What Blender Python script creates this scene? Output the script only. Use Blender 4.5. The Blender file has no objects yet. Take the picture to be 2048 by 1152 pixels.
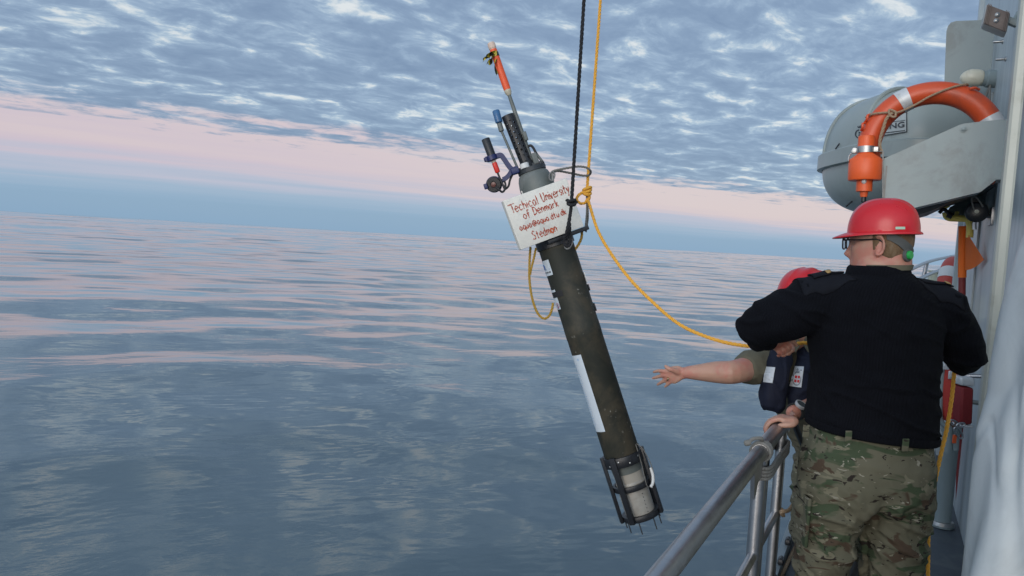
import bpy, bmesh, math, random
import numpy as np
from mathutils import Vector, Matrix
from mathutils.noise import noise as pnoise

random.seed(7)
rng = np.random.default_rng(11)
C = bpy.context.scene.collection
R = math.radians

# ------------------------------------------------------------------ camera
FPX = 1480.0                                   # focal length in photo pixels (2048 wide)
EYE = Vector((0.0, 0.0, 1.55))                 # eye above the side deck
_up = Vector((0.058, -1.0, -0.0646)).normalized()
_fw = Vector((753.0, -52.0, 1480.0))
_fw = (_fw - _up * _fw.dot(_up)).normalized()  # the ship's heading (+Y)
_rt = _fw.cross(_up).normalized()
if _rt.x < 0:
    _rt = -_rt
def ray(px, py):
    c = Vector(((px - 1024.0) / FPX, (py - 576.0) / FPX, 1.0))
    return Vector((c.dot(_rt), c.dot(_fw), c.dot(_up)))
def P(px, py, d):                              # world point at depth d along the line of sight
    return EYE + ray(px, py) * d
def PZ(px, py, z):                             # ... where the sight line meets height z
    r = ray(px, py); return EYE + r * ((z - EYE.z) / r.z)
def PX(px, py, x):
    r = ray(px, py); return EYE + r * ((x - EYE.x) / r.x)
def PY(px, py, y):
    r = ray(px, py); return EYE + r * ((y - EYE.y) / r.y)
def cv(v):
    c = Vector(v); return Vector((c.dot(_rt), c.dot(_fw), c.dot(_up)))
RT, DN, FW = cv((1, 0, 0)), cv((0, 1, 0)), cv((0, 0, 1))
HF = Vector((FW.x, FW.y, 0)).normalized()      # level, away from the viewer
HR = Vector((HF.y, -HF.x, 0))                  # level, to the viewer's right
UP = Vector((0, 0, 1))

cam_d = bpy.data.cameras.new('camera')
cam_d.sensor_width = 36.0; cam_d.lens = FPX / 2048.0 * 36.0
cam_d.clip_start = 0.05; cam_d.clip_end = 60000.0
cam = bpy.data.objects.new('camera', cam_d); C.objects.link(cam)
mw = Matrix((( RT.x, -DN.x, -FW.x, EYE.x), (RT.y, -DN.y, -FW.y, EYE.y), (RT.z, -DN.z, -FW.z, EYE.z), (0, 0, 0, 1)))
cam.matrix_world = mw
sc = bpy.context.scene
sc.camera = cam

# ------------------------------------------------------------------ sky
SUN_DIR = Vector((0.04, -1.0, 0.0)).normalized()          # towards the low sun, behind the viewer and to starboard
SUN_EL = R(12.0)
sun_vec = SUN_DIR * math.cos(SUN_EL) + UP * math.sin(SUN_EL)
world = bpy.data.worlds.new('World'); sc.world = world
world.use_nodes = True
def lin(r, g, b):
    f = lambda c: (c / 255.0) / 12.92 if c <= 10 else (((c / 255.0) + 0.055) / 1.055) ** 2.4
    return (f(r), f(g), f(b), 1.0)
class NT:
    """small helper for node trees"""
    def __init__(s, tree): s.t = tree
    def n(s, typ, **kw):
        nd = s.t.nodes.new(typ)
        for k, v in kw.items(): setattr(nd, k, v)
        return nd
    def l(s, a, b): s.t.links.new(a, b)
    def val(s, inp, v):
        if isinstance(v, (int, float)): inp.default_value = v
        elif isinstance(v, (tuple, list, Vector)): inp.default_value = tuple(v)
        else: s.l(v, inp)
    def math(s, op, a, b=0.0, c=0.0, clamp=False):
        nd = s.n('ShaderNodeMath', operation=op, use_clamp=clamp)
        for i, v in enumerate((a, b, c)): s.val(nd.inputs[i], v)
        return nd.outputs[0]
    def dot(s, v, w):
        nd = s.n('ShaderNodeVectorMath', operation='DOT_PRODUCT'); s.val(nd.inputs[0], v); s.val(nd.inputs[1], w)
        return nd.outputs['Value']
    def vmath(s, op, v, w):
        nd = s.n('ShaderNodeVectorMath', operation=op); s.val(nd.inputs[0], v)
        if op == 'SCALE': s.val(nd.inputs[3], w)
        else: s.val(nd.inputs[1], w)
        return nd.outputs[0]
    def comb(s, x, y, z):
        nd = s.n('ShaderNodeCombineXYZ')
        for i, v in enumerate((x, y, z)): s.val(nd.inputs[i], v)
        return nd.outputs[0]
    def noise(s, vec, scale, detail=4, rough=0.55, dist=0.0):
        nd = s.n('ShaderNodeTexNoise'); s.val(nd.inputs['Vector'], vec)
        nd.inputs['Scale'].default_value = scale; nd.inputs['Detail'].default_value = detail
        nd.inputs['Roughness'].default_value = rough; nd.inputs['Distortion'].default_value = dist
        return nd.outputs['Fac']
    def ramp(s, fac, stops, interp='LINEAR'):
        nd = s.n('ShaderNodeValToRGB'); s.val(nd.inputs[0], fac); cr = nd.color_ramp; cr.interpolation = interp
        while len(cr.elements) < len(stops): cr.elements.new(0.5)
        for e, (p, c) in zip(cr.elements, stops):
            e.position = p; e.color = c if len(c) == 4 else (*c, 1.0)
        return nd.outputs['Color']
    def step(s, v, a, b):
        nd = s.n('ShaderNodeMapRange', interpolation_type='SMOOTHSTEP'); s.val(nd.inputs[0], v)
        nd.inputs[1].default_value = a; nd.inputs[2].default_value = b
        return nd.outputs[0]
    def mix(s, f, a, b, blend='MIX'):
        nd = s.n('ShaderNodeMix', data_type='RGBA', blend_type=blend)
        s.val(nd.inputs[0], f); s.val(nd.inputs[6], a); s.val(nd.inputs[7], b)
        return nd.outputs[2]

w = NT(world.node_tree)
for nd in list(world.node_tree.nodes): world.node_tree.nodes.remove(nd)
out = w.n('ShaderNodeOutputWorld'); bg = w.n('ShaderNodeBackground')
tc = w.n('ShaderNodeTexCoord')
D = tc.outputs['Generated']
sep = w.n('ShaderNodeSeparateXYZ'); w.l(D, sep.inputs[0])
zc = w.math('MAXIMUM', w.math('ABSOLUTE', sep.outputs[2]), 0.012)
_e = ray(0, 421); E_DIR = Vector((_e.x, _e.y, 0)).normalized(); S_DIR = Vector((-E_DIR.y, E_DIR.x, 0))
pe = w.math('DIVIDE', w.dot(D, E_DIR), zc)
ps = w.math('DIVIDE', w.dot(D, S_DIR), zc)
# the cloud sheet, laid out on a level layer overhead
rho = w.math('ADD', w.math('ADD', w.math('MULTIPLY', pe, pe), w.math('MULTIPLY', ps, ps)), 0.6)
kr = w.math('POWER', rho, -0.19)
ple, pls = w.math('MULTIPLY', pe, kr), w.math('MULTIPLY', ps, kr)
lay = w.comb(ple, pls, 0.0)
warp = w.noise(lay, 0.55, 3, 0.5)
lay2 = w.comb(ple, w.math('MULTIPLY', pls, 0.72), warp)
n1 = w.noise(lay2, 8.2, 9, 0.60, 0.35)
n2 = w.noise(w.comb(ple, w.math('MULTIPLY', pls, 0.5), 3.7), 1.9, 4, 0.55, 0.3)
cov = w.math('ADD', w.math('MULTIPLY', n1, 0.76), w.math('MULTIPLY', n2, 0.24))
cov = w.math('SUBTRACT', cov, w.math('MULTIPLY', w.step(pe, 3.2, 7.0), 0.018))
deck_c = w.ramp(cov, [(0.33, lin(127, 150, 181)), (0.46, lin(140, 163, 192)), (0.53, lin(157, 180, 206)), (0.570, lin(182, 202, 220)), (0.602, lin(214, 224, 231)), (0.645, lin(232, 237, 239))])
# its edge, the rosy band under it and the blue earth-shadow down at the horizon
edge_n = w.noise(w.comb(w.math('MULTIPLY', pe, 0.6), w.math('MULTIPLY', ps, 0.22), 9.1), 1.5, 8, 0.66, 0.2)
edge = w.math('ADD', pe, w.math('MULTIPLY', w.math('SUBTRACT', edge_n, 0.5), 6.5))
pn = w.noise(w.comb(w.math('MULTIPLY', pe, 0.22), w.math('MULTIPLY', ps, 0.07), 4.2), 1.5, 5, 0.55, 0.4)
far = w.math('ADD', pe, w.math('MULTIPLY', w.math('SUBTRACT', pn, 0.5), 15.0))
band = w.ramp(w.math('DIVIDE', far, 40.0), [(0.16, lin(208, 206, 216)), (0.20, lin(220, 203, 209)), (0.29, lin(211, 196, 210)), (0.40, lin(190, 194, 215)), (0.60, lin(160, 185, 212)), (0.85, lin(146, 178, 208)), (1.0, lin(143, 176, 206))])
warm_s = w.step(ps, -2.0, -9.0)                     # cream rather than rose further along the edge
band = w.mix(w.math('MULTIPLY', warm_s, w.step(far, 17.0, 9.0)), band, lin(222, 206, 209))
deckmask = w.step(w.math('ADD', edge, w.math('MULTIPLY', w.math('SUBTRACT', n1, 0.5), 5.0)), 8.6, 6.9)
skyc = w.mix(deckmask, band, deck_c)
nish = w.n('ShaderNodeTexSky', sky_type='NISHITA'); nish.sun_disc = False
nish.sun_elevation = SUN_EL; nish.sun_rotation = math.atan2(SUN_DIR.x, SUN_DIR.y)
nish.altitude = 0; nish.air_density = 1.0; nish.dust_density = 1.2; nish.ozone_density = 1.5
nsk = w.vmath('SCALE', nish.outputs[0], 0.10)
gl = w.math('MAXIMUM', w.dot(D, SUN_DIR), 0.0)
cl_lit = w.math('ADD', 1.0, w.math('MULTIPLY', w.math('POWER', gl, 1.2), 2.6))       # the sunset side of the cloud sheet is lit from below
skyc = w.vmath('SCALE', skyc, cl_lit)
skyc = w.mix(w.math('POWER', gl, 1.2), skyc, w.vmath('MULTIPLY', skyc, (1.06, 0.93, 0.80)))
fin = w.mix(0.88, nsk, skyc)
w.l(fin, bg.inputs[0]); bg.inputs[1].default_value = 1.0
w.l(bg.outputs[0], out.inputs[0])
world.cycles.sampling_method = 'MANUAL'; world.cycles.sample_map_resolution = 1024

sun_d = bpy.data.lights.new('sun', 'SUN'); sun_d.energy = 1.35; sun_d.angle = R(40.0); sun_d.color = (1.0, 0.89, 0.78)
sun = bpy.data.objects.new('sun', sun_d); C.objects.link(sun)
sun.rotation_euler = (-sun_vec).to_track_quat('-Z', 'Y').to_euler()

sc.view_settings.view_transform = 'Standard'; sc.view_settings.look = 'None'
sc.view_settings.exposure = 0.0; sc.view_settings.gamma = 1.0; sc.view_settings.use_curve_mapping = False
sc.render.engine = 'CYCLES'
sc.cycles.max_bounces = 6; sc.cycles.use_denoising = True; sc.cycles.sample_clamp_indirect = 6.0

# ------------------------------------------------------------------ helpers: materials and meshes
def tag(o, label=None, cat=None, group=None, kind=None):
    if label: o['label'] = label
    if cat: o['category'] = cat
    if group: o['group'] = group
    if kind: o['kind'] = kind
    return o
def mat(name, col, rough=0.5, metal=0.0, spec=0.5, var=0.0, vscale=8.0, bump=0.0, bscale=60.0, dirt=None, dirt_amt=0.0, dscale=5.0, coat=0.0, stretch=(1, 1, 1)):
    """painted or plain surface with procedural unevenness, optional dirt and fine relief"""
    m = bpy.data.materials.new(name); m.use_nodes = True
    q = NT(m.node_tree); b = m.node_tree.nodes['Principled BSDF']
    b.inputs['Roughness'].default_value = rough; b.inputs['Metallic'].default_value = metal
    b.inputs['Specular IOR Level'].default_value = spec
    if coat: b.inputs['Coat Weight'].default_value = coat; b.inputs['Coat Roughness'].default_value = 0.12
    co = q.n('ShaderNodeTexCoord').outputs['Object']
    if stretch != (1, 1, 1): co = q.vmath('MULTIPLY', co, stretch)
    c = (*col[:3], 1.0)
    if var:
        nz = q.noise(co, vscale, 5, 0.6)
        c = q.mix(nz, tuple(max(0, x * (1 - var)) for x in col[:3]) + (1,), tuple(x * (1 + var) for x in col[:3]) + (1,))
    if dirt_amt:
        dz = q.step(q.noise(co, dscale, 7, 0.65, 0.4), 0.60 - dirt_amt * 0.25, 0.78 - dirt_amt * 0.2)
        c = q.mix(q.math('MULTIPLY', dz, min(1.0, dirt_amt * 1.6)), c, (*dirt[:3], 1.0))
    q.val(b.inputs['Base Color'], c)
    if var or dirt_amt:
        rz = q.noise(co, vscale * 1.7, 4, 0.6)
        q.val(b.inputs['Roughness'], q.math('ADD', rough - 0.08, q.math('MULTIPLY', rz, 0.16), clamp=True))
    if bump:
        bz = q.noise(co, bscale, 4, 0.55)
        bn = q.n('ShaderNodeBump'); bn.inputs['Strength'].default_value = bump; bn.inputs['Distance'].default_value = 0.01
        q.l(bz, bn.inputs['Height']); q.l(bn.outputs[0], b.inputs['Normal'])
    return m
def mesh_obj(name, verts, faces, m=None, parent=None, smooth=False):
    me = bpy.data.meshes.new(name); me.from_pydata([tuple(v) for v in verts], [], faces); me.update()
    o = bpy.data.objects.new(name, me); C.objects.link(o)
    if m:
        for mm in (m if isinstance(m, (list, tuple)) else [m]): me.materials.append(mm)
    if smooth: me.polygons.foreach_set('use_smooth', [True] * len(me.polygons))
    if parent: o.parent = parent; o.matrix_parent_inverse = parent.matrix_world.inverted()
    return o
def empty(name, loc=(0, 0, 0)):
    o = bpy.data.objects.new(name, None); C.objects.link(o); o.location = loc; o.empty_display_size = 0.1
    o.matrix_world = Matrix.Translation(Vector(loc))
    return o
class MB:
    """collects shapes for ONE mesh object"""
    def __init__(s): s.v = []; s.f = []
    def add(s, verts, faces):
        k = len(s.v); s.v += [Vector(v) for v in verts]; s.f += [tuple(i + k for i in f) for f in faces]; return s
    def loft(s, rings, cap0=True, cap1=True, closed=True):
        n = len(rings[0]); vs = [v for r in rings for v in r]; fs = []
        for i in range(len(rings) - 1):
            for j in range(n if closed else n - 1):
                a, b = i * n + j, i * n + (j + 1) % n
                fs.append((a, b, b + n, a + n))
        if cap0: fs.append(tuple(reversed(range(n))))
        if cap1: fs.append(tuple(range((len(rings) - 1) * n, len(rings) * n)))
        return s.add(vs, fs)
    def box(s, c, ax, ay, az, bev=0.0):
        """centre and three half-extent vectors; bevelled by insetting"""
        c, ax, ay, az = Vector(c), Vector(ax), Vector(ay), Vector(az)
        if bev <= 0:
            vs = [c + ax * i + ay * j + az * k for k in (-1, 1) for j in (-1, 1) for i in (-1, 1)]
            return s.add(vs, [(0, 2, 3, 1), (4, 5, 7, 6), (0, 1, 5, 4), (2, 6, 7, 3), (0, 4, 6, 2), (1, 3, 7, 5)])
        lx, ly, lz = ax.length, ay.length, az.length
        ux, uy, uz = ax / lx, ay / ly, az / lz
        b = min(bev, lx * .9, ly * .9, lz * .9)
        rings = []
        def oct(hx, hy, z):
            k = b * 0.8
            pts = [(hx, -hy + k), (hx, hy - k), (hx - k, hy), (-hx + k, hy), (-hx, hy - k), (-hx, -hy + k), (-hx + k, -hy), (hx - k, -hy)]
            return [c + ux * x + uy * y + uz * z for x, y in pts]
        for z, ins in ((-lz, b), (-lz + b * .3, b * .3), (-lz + b, 0), (lz - b, 0), (lz - b * .3, b * .3), (lz, b)):
            rings.append(oct(lx - ins, ly - ins, z))
        return s.loft(rings)
    def tube(s, path, r, n=10, caps=True, taper=None):
        path = [Vector(p) for p in path]; rings = []
        rr = r if isinstance(r, (list, tuple)) else [r] * len(path)
        nrm = None
        for i, p in enumerate(path):
            t = (path[min(i + 1, len(path) - 1)] - path[max(i - 1, 0)]).normalized()
            if nrm is None:
                nrm = t.orthogonal().normalized()
            else:
                nrm = (nrm - t * nrm.dot(t))
                nrm = nrm.normalized() if nrm.length > 1e-6 else t.orthogonal().normalized()
            bi = t.cross(nrm)
            rings.append([p + (nrm * math.cos(a) + bi * math.sin(a)) * rr[i] for a in (2 * math.pi * k / n for k in range(n))])
        return s.loft(rings, caps, caps)
    def lathe(s, base, axis, prof, n=32, ref=None, cap0=True, cap1=True):
        """profile of (distance along axis, radius)"""
        base, a = Vector(base), Vector(axis).normalized()
        u = (ref - a * ref.dot(a)).normalized() if ref else a.orthogonal().normalized(); v = a.cross(u)
        rings = [[base + a * h + (u * math.cos(t) + v * math.sin(t)) * max(r, 1e-5) for t in (2 * math.pi * k / n for k in range(n))] for h, r in prof]
        return s.loft(rings, cap0, cap1)
    def prism(s, poly, d):
        """polygon of 3-D points pushed along d"""
        d = Vector(d); n = len(poly); vs = [Vector(p) for p in poly] + [Vector(p) + d for p in poly]
        fs = [tuple(range(n)), tuple(reversed(range(n, 2 * n)))] + [(i, i + n, (i + 1) % n + n, (i + 1) % n) for i in range(n)]
        return s.add(vs, fs)
    def build(s, name, m=None, parent=None, smooth=True, angle=38):
        o = mesh_obj(name, s.v, s.f, m, parent)
        bm = bmesh.new(); bm.from_mesh(o.data); bmesh.ops.recalc_face_normals(bm, faces=bm.faces)
        if smooth:
            for f in bm.faces: f.smooth = True
            for e in bm.edges:
                if len(e.link_faces) == 2 and e.calc_face_angle(0) > R(angle): e.smooth = False
        bm.to_mesh(o.data); bm.free()
        return o
def spline(pts, n=12):
    """Catmull-Rom through points"""
    pts = [Vector(p) for p in pts]; q = [pts[0] * 2 - pts[1]] + pts + [pts[-1] * 2 - pts[-2]]; o = []
    for i in range(1, len(q) - 2):
        for k in range(n):
            t = k / n; a, b, c, d = q[i - 1], q[i], q[i + 1], q[i + 2]
            o.append(0.5 * ((2 * b) + (c - a) * t + (2 * a - 5 * b + 4 * c - d) * t * t + (3 * b - a - 3 * c + d) * t ** 3))
    o.append(q[-2]); return o
def resample(path, step):
    L = [0.0]
    for a, b in zip(path, path[1:]): L.append(L[-1] + (b - a).length)
    n = max(2, int(L[-1] / step)); o = []; j = 0
    for k in range(n + 1):
        t = L[-1] * k / n
        while j < len(L) - 2 and L[j + 1] < t: j += 1
        d = L[j + 1] - L[j]
        o.append(path[j].lerp(path[j + 1], 0 if d < 1e-9 else (t - L[j]) / d))
    return o
def rope_mb(mb, pts, r, pitch=None, strands=3, sides=6, raw=False):
    """a laid rope: strands twisted round the path"""
    path = pts if raw else spline(pts, 10)
    pitch = pitch or r * 7.5
    path = resample(path, pitch / 9.0)
    nrm = None; fr = []
    for i, p in enumerate(path):
        t = (path[min(i + 1, len(path) - 1)] - path[max(i - 1, 0)]).normalized()
        nrm = t.orthogonal().normalized() if nrm is None else (nrm - t * nrm.dot(t)).normalized()
        fr.append((p, nrm, t.cross(nrm)))
    for s_ in range(strands):
        pp = []
        for i, (p, a, b) in enumerate(fr):
            th = 2 * math.pi * (i / 9.0 + s_ / strands)
            pp.append(p + (a * math.cos(th) + b * math.sin(th)) * r * 0.5)
        mb.tube(pp, r * 0.56, sides)
    return mb

# ------------------------------------------------------------------ the sea
SEA = -1.8
FARS = 0.012
def build_sea():
    az0, az1, nc = R(-118), R(62), 760
    az = np.concatenate([np.linspace(az0, az1, nc), np.linspace(az1, az0 + 2 * np.pi, 90)[1:-1]])
    rr = [0.4, 1.0, 1.8]
    r = 2.6
    while r < 40000:
        rr.append(r)
        r *= 1.0085 if 4 < r < 2600 else (1.035 if r >= 2600 else 1.03)
    rr = np.array(rr); NR, NA = len(rr), len(az)
    Rg, Ag = np.meshgrid(rr, az, indexing='ij')
    X = Rg * np.sin(Ag); Y = Rg * np.cos(Ag)
    dr = np.gradient(rr)[:, None] * np.ones_like(Rg)
    sp = np.maximum(dr, Rg * (az1 - az0) / nc * 0.8)
    Z = np.zeros_like(X)
    patch = 0.5 + 0.5 * np.sin(X * 0.11 + 0.7 * np.sin(Y * 0.07 + 1.0) + 2.0) * np.sin(Y * 0.09 + 0.9 * np.sin(X * 0.05) + 0.6)
    wind = math.atan2(E_DIR.x, E_DIR.y) + R(14)
    lam = np.geomspace(0.42, 19.0, 64)
    for L in lam:
        spread = R(34) if L > 3 else R(58)
        th = wind + rng.normal(0, spread)
        k = 2 * np.pi / L
        slope = 0.0068 * (L / 5.0) ** 0.08 * (1.0 if L > 1.8 else 0.30) * (1.0 if L < 11 else 0.55)
        amp = slope / k
        fade = np.clip((L / sp - 2.5) / 3.0, 0, 1)
        mod = (0.35 + 0.9 * patch) if L < 2.2 else 1.0
        ph = k * (X * np.sin(th) + Y * np.cos(th)) + rng.uniform(0, 6.28)
        Z += amp * fade * mod * np.sin(ph + 0.35 * np.sin(0.31 * ph + 1.3))
    # distant swell, longer the farther off, so that its seaward slopes stay readable
    lr = np.log(Rg); far_in = np.clip((Rg - 35) / 90.0, 0, 1) * np.clip((9000 - Rg) / 6000.0, 0, 1)
    for i in range(9):
        K = 2 * np.pi / rng.uniform(0.055, 0.115); Mz = K * rng.normal(0, 0.45)
        ph = K * lr + Mz * Ag + rng.uniform(0, 6.28)
        amp = np.minimum(FARS * Rg / K, 0.30)
        Z += amp * far_in * np.sin(ph + 0.5 * np.sin(0.23 * ph))
    near = np.clip((Rg - 1.2) / 2.0, 0, 1)
    Z = Z * near + SEA
    V = np.stack([X, Y, Z], -1).reshape(-1, 3)
    V = np.concatenate([V, [[0, 0, SEA]]])
    i = np.arange(NR - 1)[:, None]; j = np.arange(NA)[None, :]; j2 = (j + 1) % NA
    F = np.stack([i * NA + j, (i + 1) * NA + j, (i + 1) * NA + j2, i * NA + j2], -1).reshape(-1, 4)[:, ::-1]
    me = bpy.data.meshes.new('sea')
    me.vertices.add(len(V)); me.vertices.foreach_set('co', V.astype(np.float32).ravel())
    nf = len(F); me.loops.add(nf * 4); me.loops.foreach_set('vertex_index', F.astype(np.int32).ravel())
    me.polygons.add(nf); me.polygons.foreach_set('loop_start', np.arange(0, nf * 4, 4, dtype=np.int32))
    me.polygons.foreach_set('loop_total', np.full(nf, 4, dtype=np.int32))
    me.update(calc_edges=True); me.validate()
    me.polygons.foreach_set('use_smooth', [True] * len(me.polygons))
    m = bpy.data.materials.new('sea_water'); m.use_nodes = True
    q = NT(m.node_tree); b = m.node_tree.nodes['Principled BSDF']
    b.inputs['Base Color'].default_value = (0.070, 0.106, 0.121, 1)
    b.inputs['Specular IOR Level'].default_value = 0.5
    geo = q.n('ShaderNodeNewGeometry'); pos = geo.outputs['Position']
    sp3 = q.n('ShaderNodeSeparateXYZ'); q.l(pos, sp3.inputs[0])
    dist = q.math('POWER', q.math('ADD', q.math('MULTIPLY', sp3.outputs[0], sp3.outputs[0]), q.math('MULTIPLY', sp3.outputs[1], sp3.outputs[1])), 0.5)
    q.val(b.inputs['Roughness'], q.math('ADD', 0.02, q.math('MULTIPLY', q.step(dist, 30.0, 200.0), 0.02)))
    q.val(b.inputs['IOR'], q.math('ADD', 1.65, q.math('MULTIPLY', q.step(dist, 10.0, 70.0), 1.9)))
    rot = q.n('ShaderNodeVectorRotate', rotation_type='Z_AXIS'); q.l(pos, rot.inputs[0]); rot.inputs['Angle'].default_value = wind
    v1 = q.vmath('MULTIPLY', rot.outputs[0], (0.55, 1.0, 1.0))
    pt = q.noise(pos, 0.16, 3, 0.5, 0.6)
    a1 = q.noise(v1, 2.1, 5, 0.55, 0.5)
    a2 = q.noise(v1, 8.5, 3, 0.5, 0.3)
    a3 = q.noise(v1, 0.45, 4, 0.5, 0.4)
    amp = q.math('ADD', 0.25, q.math('MULTIPLY', q.step(pt, 0.40, 0.66), 1.0))
    hgt = q.math('ADD', q.math('MULTIPLY', a3, 0.035), q.math('MULTIPLY', amp, q.math('ADD', q.math('MULTIPLY', a1, 0.0036), q.math('MULTIPLY', a2, 0.0012))))
    bn = q.n('ShaderNodeBump'); q.val(bn.inputs['Strength'], q.math('SUBTRACT', 1.0, q.step(dist, 50.0, 420.0))); bn.inputs['Distance'].default_value = 1.0
    q.l(hgt, bn.inputs['Height'])
    nz = q.n('ShaderNodeTexNoise'); q.l(q.vmath('MULTIPLY', rot.outputs[0], (0.35, 1.0, 1.0)), nz.inputs['Vector']); nz.inputs['Scale'].default_value = 0.55; nz.inputs['Detail'].default_value = 4
    pert = q.vmath('MULTIPLY', q.vmath('SUBTRACT', nz.outputs['Color'], (0.5, 0.5, 0.5)), (0.10, 0.10, 0.0))
    nn = q.vmath('ADD', bn.outputs[0], q.vmath('SCALE', pert, q.step(dist, 25.0, 150.0)))
    nrm = q.n('ShaderNodeVectorMath', operation='NORMALIZE'); q.l(nn, nrm.inputs[0]); q.l(nrm.outputs[0], b.inputs['Normal'])
    me.materials.append(m)
    o = bpy.data.objects.new('sea', me); C.objects.link(o)
    tag(o, 'calm grey blue sea with long low ripples reaching the horizon', kind='structure')
    return o
build_sea()

# ------------------------------------------------------------------ text helpers
def text_faces(txt, bold=0.0):
    cu = bpy.data.curves.new('txt', 'FONT'); cu.body = txt; cu.size = 1.0; cu.offset = bold; cu.resolution_u = 3
    o = bpy.data.objects.new('txt', cu); C.objects.link(o)
    dg = bpy.context.evaluated_depsgraph_get(); me = o.evaluated_get(dg).to_mesh()
    vs = [(v.co.x, v.co.y) for v in me.vertices]; fs = [tuple(p.vertices) for p in me.polygons]
    o.evaluated_get(dg).to_mesh_clear(); bpy.data.objects.remove(o); bpy.data.curves.remove(cu)
    x0 = min(v[0] for v in vs); x1 = max(v[0] for v in vs); y0 = min(v[1] for v in vs); y1 = max(v[1] for v in vs)
    return vs, fs, (x0, x1, y0, y1)
def text_mb(mb, txt, fn, width, height, bold=0.0):
    """print txt into a width x height box; fn maps (x, y) in it to 3-D"""
    vs, fs, (x0, x1, y0, y1) = text_faces(txt, bold)
    return mb.add([fn((x - x0) / (x1 - x0) * width, (y - y0) / (y1 - y0) * height) for x, y in vs], fs)
GLYPH = {
 'T': [[(-.25, .98), (.3, 1.0), (.85, 1.02)], [(.36, 1), (.38, .5), (.36, 0)]],
 'e': [[(.05, .30), (.3, .34), (.5, .38), (.45, .56), (.26, .62), (.06, .42), (.08, .12), (.28, 0), (.52, .1)]],
 'c': [[(.5, .5), (.3, .6), (.08, .42), (.08, .15), (.28, 0), (.5, .1)]],
 'h': [[(.05, 1), (.06, .5), (.05, 0)], [(.05, .38), (.28, .6), (.44, .45), (.46, 0)]],
 'i': [[(.05, .6), (.06, .3), (.05, 0)], [(.06, .80), (.09, .86)]],
 'a': [[(.46, .52), (.26, .6), (.06, .42), (.08, .1), (.24, 0), (.44, .22)], [(.47, .6), (.46, .15), (.54, 0)]],
 'l': [[(.05, 1.05), (.07, .5), (.06, 0)]],
 'U': [[(.02, 1.05), (.03, .35), (.18, .02), (.42, .03), (.58, .35), (.60, 1.0)]],
 'n': [[(.05, .6), (.06, .3), (.05, 0)], [(.05, .38), (.28, .6), (.44, .45), (.46, 0)]],
 'v': [[(.0, .6), (.2, .02), (.24, .05), (.42, .62)]],
 'r': [[(.05, .6), (.06, .3), (.05, 0)], [(.05, .35), (.2, .56), (.38, .55)]],
 's': [[(.4, .54), (.2, .6), (.06, .47), (.22, .32), (.4, .16), (.2, 0), (.0, .08)]],
 't': [[(.2, .98), (.2, .5), (.2, .1), (.36, .02)], [(-.02, .62), (.2, .64), (.44, .66)]],
 'y': [[(.0, .6), (.1, .25), (.22, .1)], [(.46, .64), (.28, .1), (.06, -.4)]],
 'o': [[(.25, .6), (.06, .42), (.06, .15), (.25, 0), (.45, .16), (.45, .44), (.25, .6)]],
 'f': [[(.44, .95), (.28, 1.02), (.18, .82), (.18, .4), (.17, -.08)], [(0, .56), (.2, .58), (.4, .6)]],
 'D': [[(.06, 1), (.06, .5), (.05, 0)], [(-.04, 1), (.34, .96), (.6, .62), (.52, .18), (-.02, -.02)]],
 'm': [[(.05, .6), (.06, .3), (.05, 0)], [(.05, .4), (.2, .6), (.34, .45), (.35, 0)], [(.35, .42), (.52, .6), (.66, .45), (.67, 0)]],
 'k': [[(.05, 1.05), (.07, .5), (.05, 0)], [(.44, .6), (.25, .4), (.07, .28)], [(.1, .3), (.28, .15), (.47, -.02)]],
 'q': [[(.46, .52), (.26, .6), (.06, .42), (.08, .1), (.24, 0), (.44, .22)], [(.47, .6), (.46, .1), (.47, -.38)]],
 'u': [[(.03, .6), (.05, .15), (.2, 0), (.42, .18)], [(.44, .6), (.43, .3), (.46, 0)]],
 '@': [[(.62, .48), (.46, .54), (.32, .36), (.4, .16), (.58, .24), (.63, .5), (.64, .2), (.8, .24), (.86, .5), (.7, .78), (.4, .82), (.12, .55), (.1, .2), (.35, -.06), (.72, .0)]],
 '.': [[(.06, .02), (.1, .06)]],
 'd': [[(.46, .52), (.26, .6), (.06, .42), (.08, .1), (.24, 0), (.44, .22)], [(.47, 1.05), (.46, .5), (.48, 0)]],
 'S': [[(.56, .92), (.3, 1.02), (.1, .82), (.24, .58), (.48, .38), (.42, .08), (.18, 0), (-.02, .12)]],
 ' ': []}
def hand_mb(mb, txt, fn, u0, u1, base, cap, aspect, r, nrm):
    """brush lettering: fn(u, v) gives the point on the panel; aspect = panel height / width"""
    x = 0.0; strokes = []
    for ch in txt:
        mx = max([p[0] for s_ in GLYPH[ch] for p in s_] or [0.22])
        for s_ in GLYPH[ch]: strokes.append([(x + a, b) for a, b in s_])
        x += (mx if ch != 'T' else .52) + (0.17 if ch != ' ' else 0.12)
    x0 = min(p[0] for s_ in strokes for p in s_); x1 = max(p[0] for s_ in strokes for p in s_)
    for s_ in strokes:
        jx, jy = random.uniform(-.02, .02), random.uniform(-.03, .03)
        pts = [Vector(((a + jx - x0) / (x1 - x0) * (u1 - u0) + u0, base - (b + jy) * cap, 0)) for a, b in s_]
        pts = spline(pts, 6) if len(pts) > 2 else [pts[0], pts[0].lerp(pts[1], .5), pts[1]]
        w3 = [fn(p.x, p.y) for p in pts]; n = len(w3)
        L = []; Rr = []
        for i in range(n):
            t = (w3[min(i + 1, n - 1)] - w3[max(i - 1, 0)]).normalized(); sd = t.cross(nrm)
            wd = r * (0.8 + 0.35 * math.sin(i * 0.7 + x))
            L.append(w3[i] + sd * wd); Rr.append(w3[i] - sd * wd)
        mb.add(L + Rr, [(i, i + 1, n + i + 1, n + i) for i in range(n - 1)])
    return mb

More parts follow.
